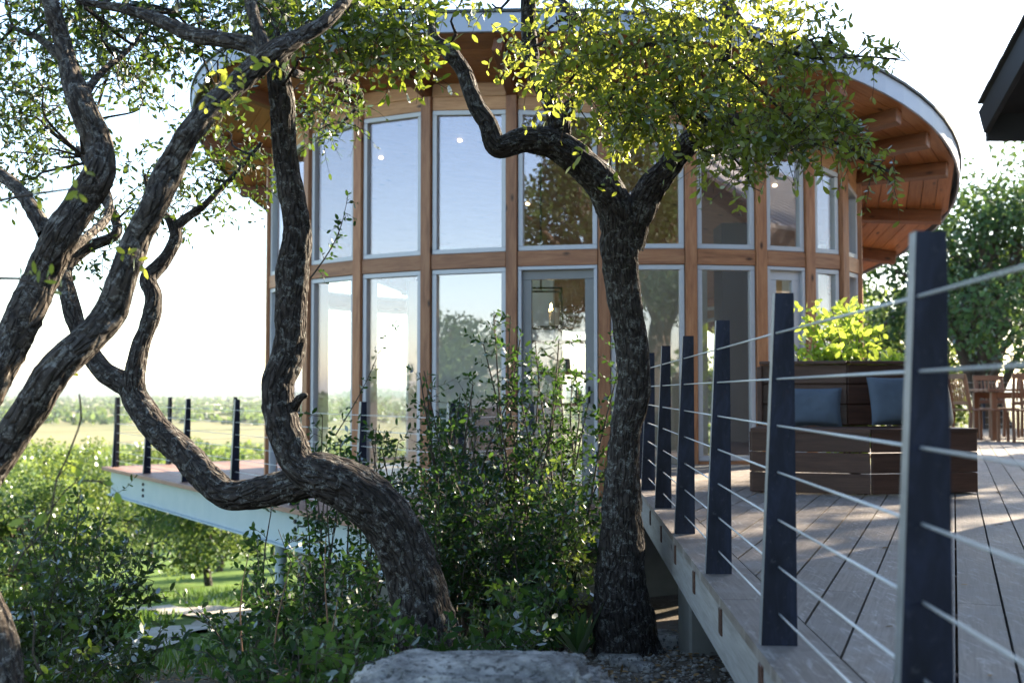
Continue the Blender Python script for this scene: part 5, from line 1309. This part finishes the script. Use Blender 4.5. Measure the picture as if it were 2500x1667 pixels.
# ------------------------------------------------------------------ neighbouring house on the right (eave in view, roof mirrored in the glass)
hs = thing('neighbour_house', 'dark eaved house with ribbed metal roof reaching in from the right', 'house', (7.5, 4.5, -0.5))
HX0, HX1 = 3.82, 12.0; EY, EZ = 9.05, 2.98; RY, RZ = 4.0, 5.55
sl = Vector((0, RY - EY, RZ - EZ)); sln = sl.normalized(); nrm = Vector((0, -sln.z, sln.y)); 
nrm = nrm if nrm.z > 0 else -nrm
def slopepanel(y0, z0, y1, z1, name):
    n = Vector((0, -(z1 - z0), (y1 - y0))).normalized(); n = n if n.z > 0 else -n
    V = [(HX0, y0, z0), (HX1, y0, z0), (HX1, y1, z1), (HX0, y1, z1)]; W_ = [tuple(Vector(v) + n * 0.05) for v in V]
    return pyobj(name, V + W_, [[0, 3, 2, 1], [4, 5, 6, 7], [0, 1, 5, 4], [1, 2, 6, 5], [2, 3, 7, 6], [3, 0, 4, 7]], M['metal_roof'], hs), n
rf, n1_ = slopepanel(EY, EZ, RY, RZ, 'roof'); rf2, n2_ = slopepanel(-1.05, EZ, RY, RZ, 'roof')
for k in range(30):
    x = HX0 + 0.15 + k * 0.28
    if x > HX1: break
    bar('rib', Vector((x, EY + 0.02, EZ)) + n1_ * 0.06, Vector((x, RY + 0.02, RZ)) + n1_ * 0.06, 0.04, 0.03, M['metal_roof'], rf)
# dark barge board with shingle tips, rafter and eave fascia
bar('barge_board', Vector((HX0 - 0.02, EY + 0.03, EZ - 0.10)), Vector((HX0 - 0.02, RY, RZ - 0.10)), 0.045, 0.22, M['black_paint'], hs, up=tuple(n1_))
for k in range(22):
    c = Vector((HX0 - 0.01, EY, EZ)).lerp(Vector((HX0 - 0.01, RY, RZ)), (k + 0.5) / 22) + n1_ * 0.062
    bar('shingle_edge', c - sln * 0.13 , c + sln * 0.125 + n1_ * 0.006, 0.12, 0.02, M['shingle'], hs, up=tuple(n1_))
for x in (HX0 + 0.45, HX0 + 1.2, HX0 + 1.95):
    bar('rafter', Vector((x, EY - 0.05, EZ - 0.11)), Vector((x, RY, RZ - 0.11)), 0.09, 0.17, M['black_paint'], hs, up=tuple(n1_))
bar('eave_fascia', Vector((HX0, EY + 0.03, EZ - 0.13)), Vector((HX1, EY + 0.03, EZ - 0.13)), 0.04, 0.24, M['black_paint'], hs)
for y0, y1, z0, z1 in ((EY, RY, EZ, RZ), (-1.05, RY, EZ, RZ)):
    V = [(HX0, y0, z0 - 0.02), (HX1, y0, z0 - 0.02), (HX1, y1, z1 - 0.02), (HX0, y1, z1 - 0.02)]
    pyobj('soffit', V + [(a, b, c - 0.012) for a, b, c in V], [[0, 1, 2, 3], [7, 6, 5, 4], [0, 4, 5, 1], [1, 5, 6, 2], [2, 6, 7, 3], [3, 7, 4, 0]], M['black_paint'], hs)
WX0 = 4.7
V = [(WX0, -0.2, -0.6), (WX0, 8.3, -0.6), (WX0, 8.3, 3.1), (WX0, RY, 5.3), (WX0, -0.2, 3.1)]
pyobj('wall', V + [(HX1 - 0.8, y, z) for _, y, z in V], [[0, 1, 2, 3, 4], [9, 8, 7, 6, 5]] + [[i, 5 + i, 5 + (i + 1) % 5, (i + 1) % 5] for i in range(5)], M['stucco'], hs)

# ------------------------------------------------------------------ valley trees, right-hand trees, mirrored trees
def far_tree_mesh(seed, h, r, n, leaf, mat, mid=0.5, ext=0.42):
    g = np.random.default_rng(seed); nb = 26
    c = unit(g.normal(size=(nb, 3))) * (g.random((nb, 1)) ** 0.4) * np.array([r * 0.8, r * 0.8, h * ext]) + np.array([0, 0, h * mid])
    w = g.integers(0, nb, n); br = r * g.uniform(0.22, 0.42, nb)
    u = unit(g.normal(size=(n, 3))); pos = c[w] + u * (br[w] * g.random(n) ** 0.35)[:, None] * np.array([1, 1, 0.75])
    d = unit(g.normal(size=(n, 3))); nr = unit(u + g.normal(0, 0.6, (n, 3)) + np.array([0, 0, 0.5])); L = leaf * g.uniform(0.6, 1.4, n)
    ti = np.clip(g.uniform(0.1, 0.9, nb)[w] + g.normal(0, 0.2, n), 0, 1)
    fm = leaves_mesh('crown', pos, d, nr, L, ti, mat, 0.7)
    tr, _ = limb_mesh('trunk', [(0, 0, -1.0, 0.03 * h), (0.05 * h, 0, h * 0.2, 0.022 * h), (-0.02 * h, 0.03 * h, h * 0.45, 0.015 * h), (0.03 * h, 0, h * 0.75, 0.008 * h)], M['bark'], 0.12, 10, 0.8, seed)
    paths = []
    for k in range(nb):
        a = np.array([0.0, 0, h * g.uniform(0.2, 0.5)]); t = np.linspace(0, 1, 5)[:, None]; paths.append(a + (c[k] - a) * t + np.array([0, 0, 0.06 * h]) * np.sin(t * 3.14))
    bm_ = sticks(np.array(paths), np.full(nb, 0.012 * h), 'twig', 'branches', 5)
    return fm, tr, bm_
VAR = [far_tree_mesh(201, 6.0, 2.6, 9000, 0.13, M['leaf_far']), far_tree_mesh(202, 5.0, 2.8, 9000, 0.13, M['leaf_far2']), far_tree_mesh(203, 7.0, 2.8, 9000, 0.13, M['leaf_far']), far_tree_mesh(204, 4.5, 2.2, 8000, 0.11, M['leaf_far2'])]
VH = [6.0, 5.0, 7.0, 4.5]
VAR.append(far_tree_mesh(205, 7.0, 3.0, 14000, 0.085, M['leaf_blue'], 0.6, 0.36)); VAR.append(far_tree_mesh(206, 7.0, 2.8, 22000, 0.085, M['leaf_dark'], 0.6, 0.36)); VH += [7.0, 7.0]
def far_tree(x, y, v, s, label, group, name='valley_tree', z=None, rz=None, wid=1.0):
    if z is None:
        z = float(terr(x, y)); s = min(s, max(0.25, (CAMZ - 0.036 * y - z) / (VH[v] * 1.0)))
    rz = rng.uniform(0, 6.28) if rz is None else rz
    m = Matrix.Translation((x, y, z)) @ Matrix.Rotation(rz, 4, 'Z') @ Matrix.Diagonal((s * wid, s * wid, s, 1))
    t = bpy.data.objects.new(name, None); link(t, None, m); tag(t, label, 'tree', group)
    for nm, me in zip(('crown', 'trunk', 'branches'), VAR[v]): link(bpy.data.objects.new(nm, me), t, m.copy(), 'stuff' if nm == 'branches' else None)
    return t
VG = 'trees in the valley below the deck'
near = [(-9.0, 22, 0, .8), (-6.5, 25, 1, .75), (-11, 27, 2, .75), (-3.5, 22, 3, .8), (-1.0, 25, 1, .8), (-7.5, 17.5, 3, .55), (-8, 31, 0, .85), (-4.5, 30, 2, .75), (-12.5, 33, 1, .9), (-0.5, 33, 0, .8), (-2.6, 18.6, 3, .45), (-9.8, 15, 3, .6)]
for k, (x, y, v, s) in enumerate(near): far_tree(x, y, v, s, ['leafy yellow green valley tree just below the lower deck', 'dark green rounded valley tree just below the lower deck'][v % 2], VG)
for k in range(70):
    y = 36 * (1.035 ** k); x = -rng.uniform(-0.05, 0.55) * y - 1
    far_tree(x, y, int(rng.integers(0, 4)), rng.uniform(0.7, 1.15), 'sunlit oak in the wooded valley beyond the lower deck', 'oaks filling the valley', z=None)
# far woodland band, too far to count
def woods(n, f, leaf, name, label, mat):
    x, y = f(n); z = terr(x, y); hh = rng.uniform(3, 7, n); k = 26
    u = unit(rng.normal(size=(n, k, 3))) * (rng.random((n, k, 1)) ** 0.4) * np.array([4.2, 4.2, 1.0]); u[..., 2] *= (hh * 0.5)[:, None]
    pos = np.stack([x, y, z + hh * 0.5], -1)[:, None, :] + u; N_ = n * k
    me = leaves_mesh(name, pos.reshape(-1, 3), unit(rng.normal(size=(N_, 3))), unit(rng.normal(size=(N_, 3)) + np.array([0, 0, .5])), leaf * rng.uniform(.6, 1.4, N_), np.clip(np.repeat(rng.random(n), k) + rng.normal(0, .15, N_), 0, 1), mat, 0.8)
    tag(link(bpy.data.objects.new(name, me), kind='stuff'), label, 'woodland')
def fA(n): y = rng.uniform(900, 2600, n); return -rng.uniform(-0.1, 0.62, n) * y, y
def fB(n): y = rng.uniform(150, 420, n); return -rng.uniform(-0.1, 0.62, n) * y, y
def fD(n): a = rng.uniform(2.2, 5.6, n); r = rng.uniform(90, 240, n); return r * np.sin(a), r * np.cos(a)
def fC(n): y = rng.uniform(2600, 7000, n); return -rng.uniform(-0.3, 0.62, n) * y, y
woods(1500, fA, 4.2, 'woodland', 'distant belt of oak woodland beyond the tan field', M['leaf_far2'])
woods(900, fB, 1.7, 'woodland', 'sunlit scrub woodland this side of the tan field', M['leaf_far'])
woods(1500, fC, 7, 'woodland', 'hazy woodland toward the horizon', M['leaf_far2'])
woods(1300, fD, 0.75, 'woodland', 'wooded rise behind the viewpoint, mirrored dark at the foot of the glass', M['leaf_far2'])
# right-hand trees behind pavilion and dining set
RT = [(9.9, 24, 4, 1.32, 'big shade oak behind the dining table'), (13.4, 27, 4, 1.3, 'tall oak at the right edge behind the dining set'), (7.4, 28, 4, 0.95, 'dark oak behind the pavilion eave on the right'), (11.4, 33, 0, 1.2, 'sunlit oak filling the gap behind the dining set'), (6.0, 31, 3, 1.1, 'low oak seen just right of the pavilion wall'), (15.5, 24, 4, 1.1, 'dark oak leaning in over the far deck')]
for x, y, v, s, lab in RT: far_tree(x, y, v, s, lab, None, 'oak_tree', z=-2.2)
far_tree(12.3, 18.4, 2, 1.36, 'unseen narrow oak added to shade the shrubs', None, 'oak_tree', z=-0.8, wid=0.42)  # out-of-view oak added to shade shrubs, squeezed narrow to spare the deck strip
far_tree(14.4, 18.0, 2, 1.6, 'second unseen oak, added to shade the upper deck', None, 'oak_tree', z=-0.8, wid=0.7)  # out-of-view oak added to keep sun patches off the deck
far_tree(17.5, 12.0, 0, 1.3, 'unseen broad oak added to shade the near deck', None, 'oak_tree', z=-0.8)  # out-of-view oak added as a sun blocker for the near deck
# trees behind the viewpoint, seen mirrored in the glass
BT = [(-6.0, -7.0, 5, 1.45, 'tall dark oak mirrored in the pane above the glass door'), (3.4, -8.0, 5, 1.4, 'tall dark oak mirrored in the pane behind the forked oak'), (-13.5, -2.5, 1, 0.8, 'round oak mirrored low in the panes left of the door'), (8.5, -12, 5, 1.3, 'tall oak behind the neighbouring house'), (-1.0, -13, 1, 1.2, 'dark oak mirrored between the two tall ones'), (-15, -12, 3, 0.7, 'small oak mirrored at the foot of the left panes')]
for x, y, v, s, lab in BT: far_tree(x, y, v, s, lab, None, 'oak_tree', z=-0.6)
# ------------------------------------------------------------------ the air over the valley
hz = N('haze'); hz.t.nodes.remove(hz.b)
pv = hz.n('VolumePrincipled'); pv.inputs['Color'].default_value = (0.80, 0.88, 1.0, 1); pv.inputs['Density'].default_value = 6e-5; pv.inputs['Anisotropy'].default_value = 0.35
hz.l(pv.outputs[0], hz.out.inputs['Volume'])
hb = cbox_mesh('haze', 33500, 29500, 130, 0.5, hz.m)
o = link(bpy.data.objects.new('haze', hb), None, Matrix.Translation((0, 8200, 130 / 2 - 31)), 'stuff')
tag(o, 'pale haze lying over the far valley', 'haze')
print('objects', len(bpy.data.objects), 'planks', nb)
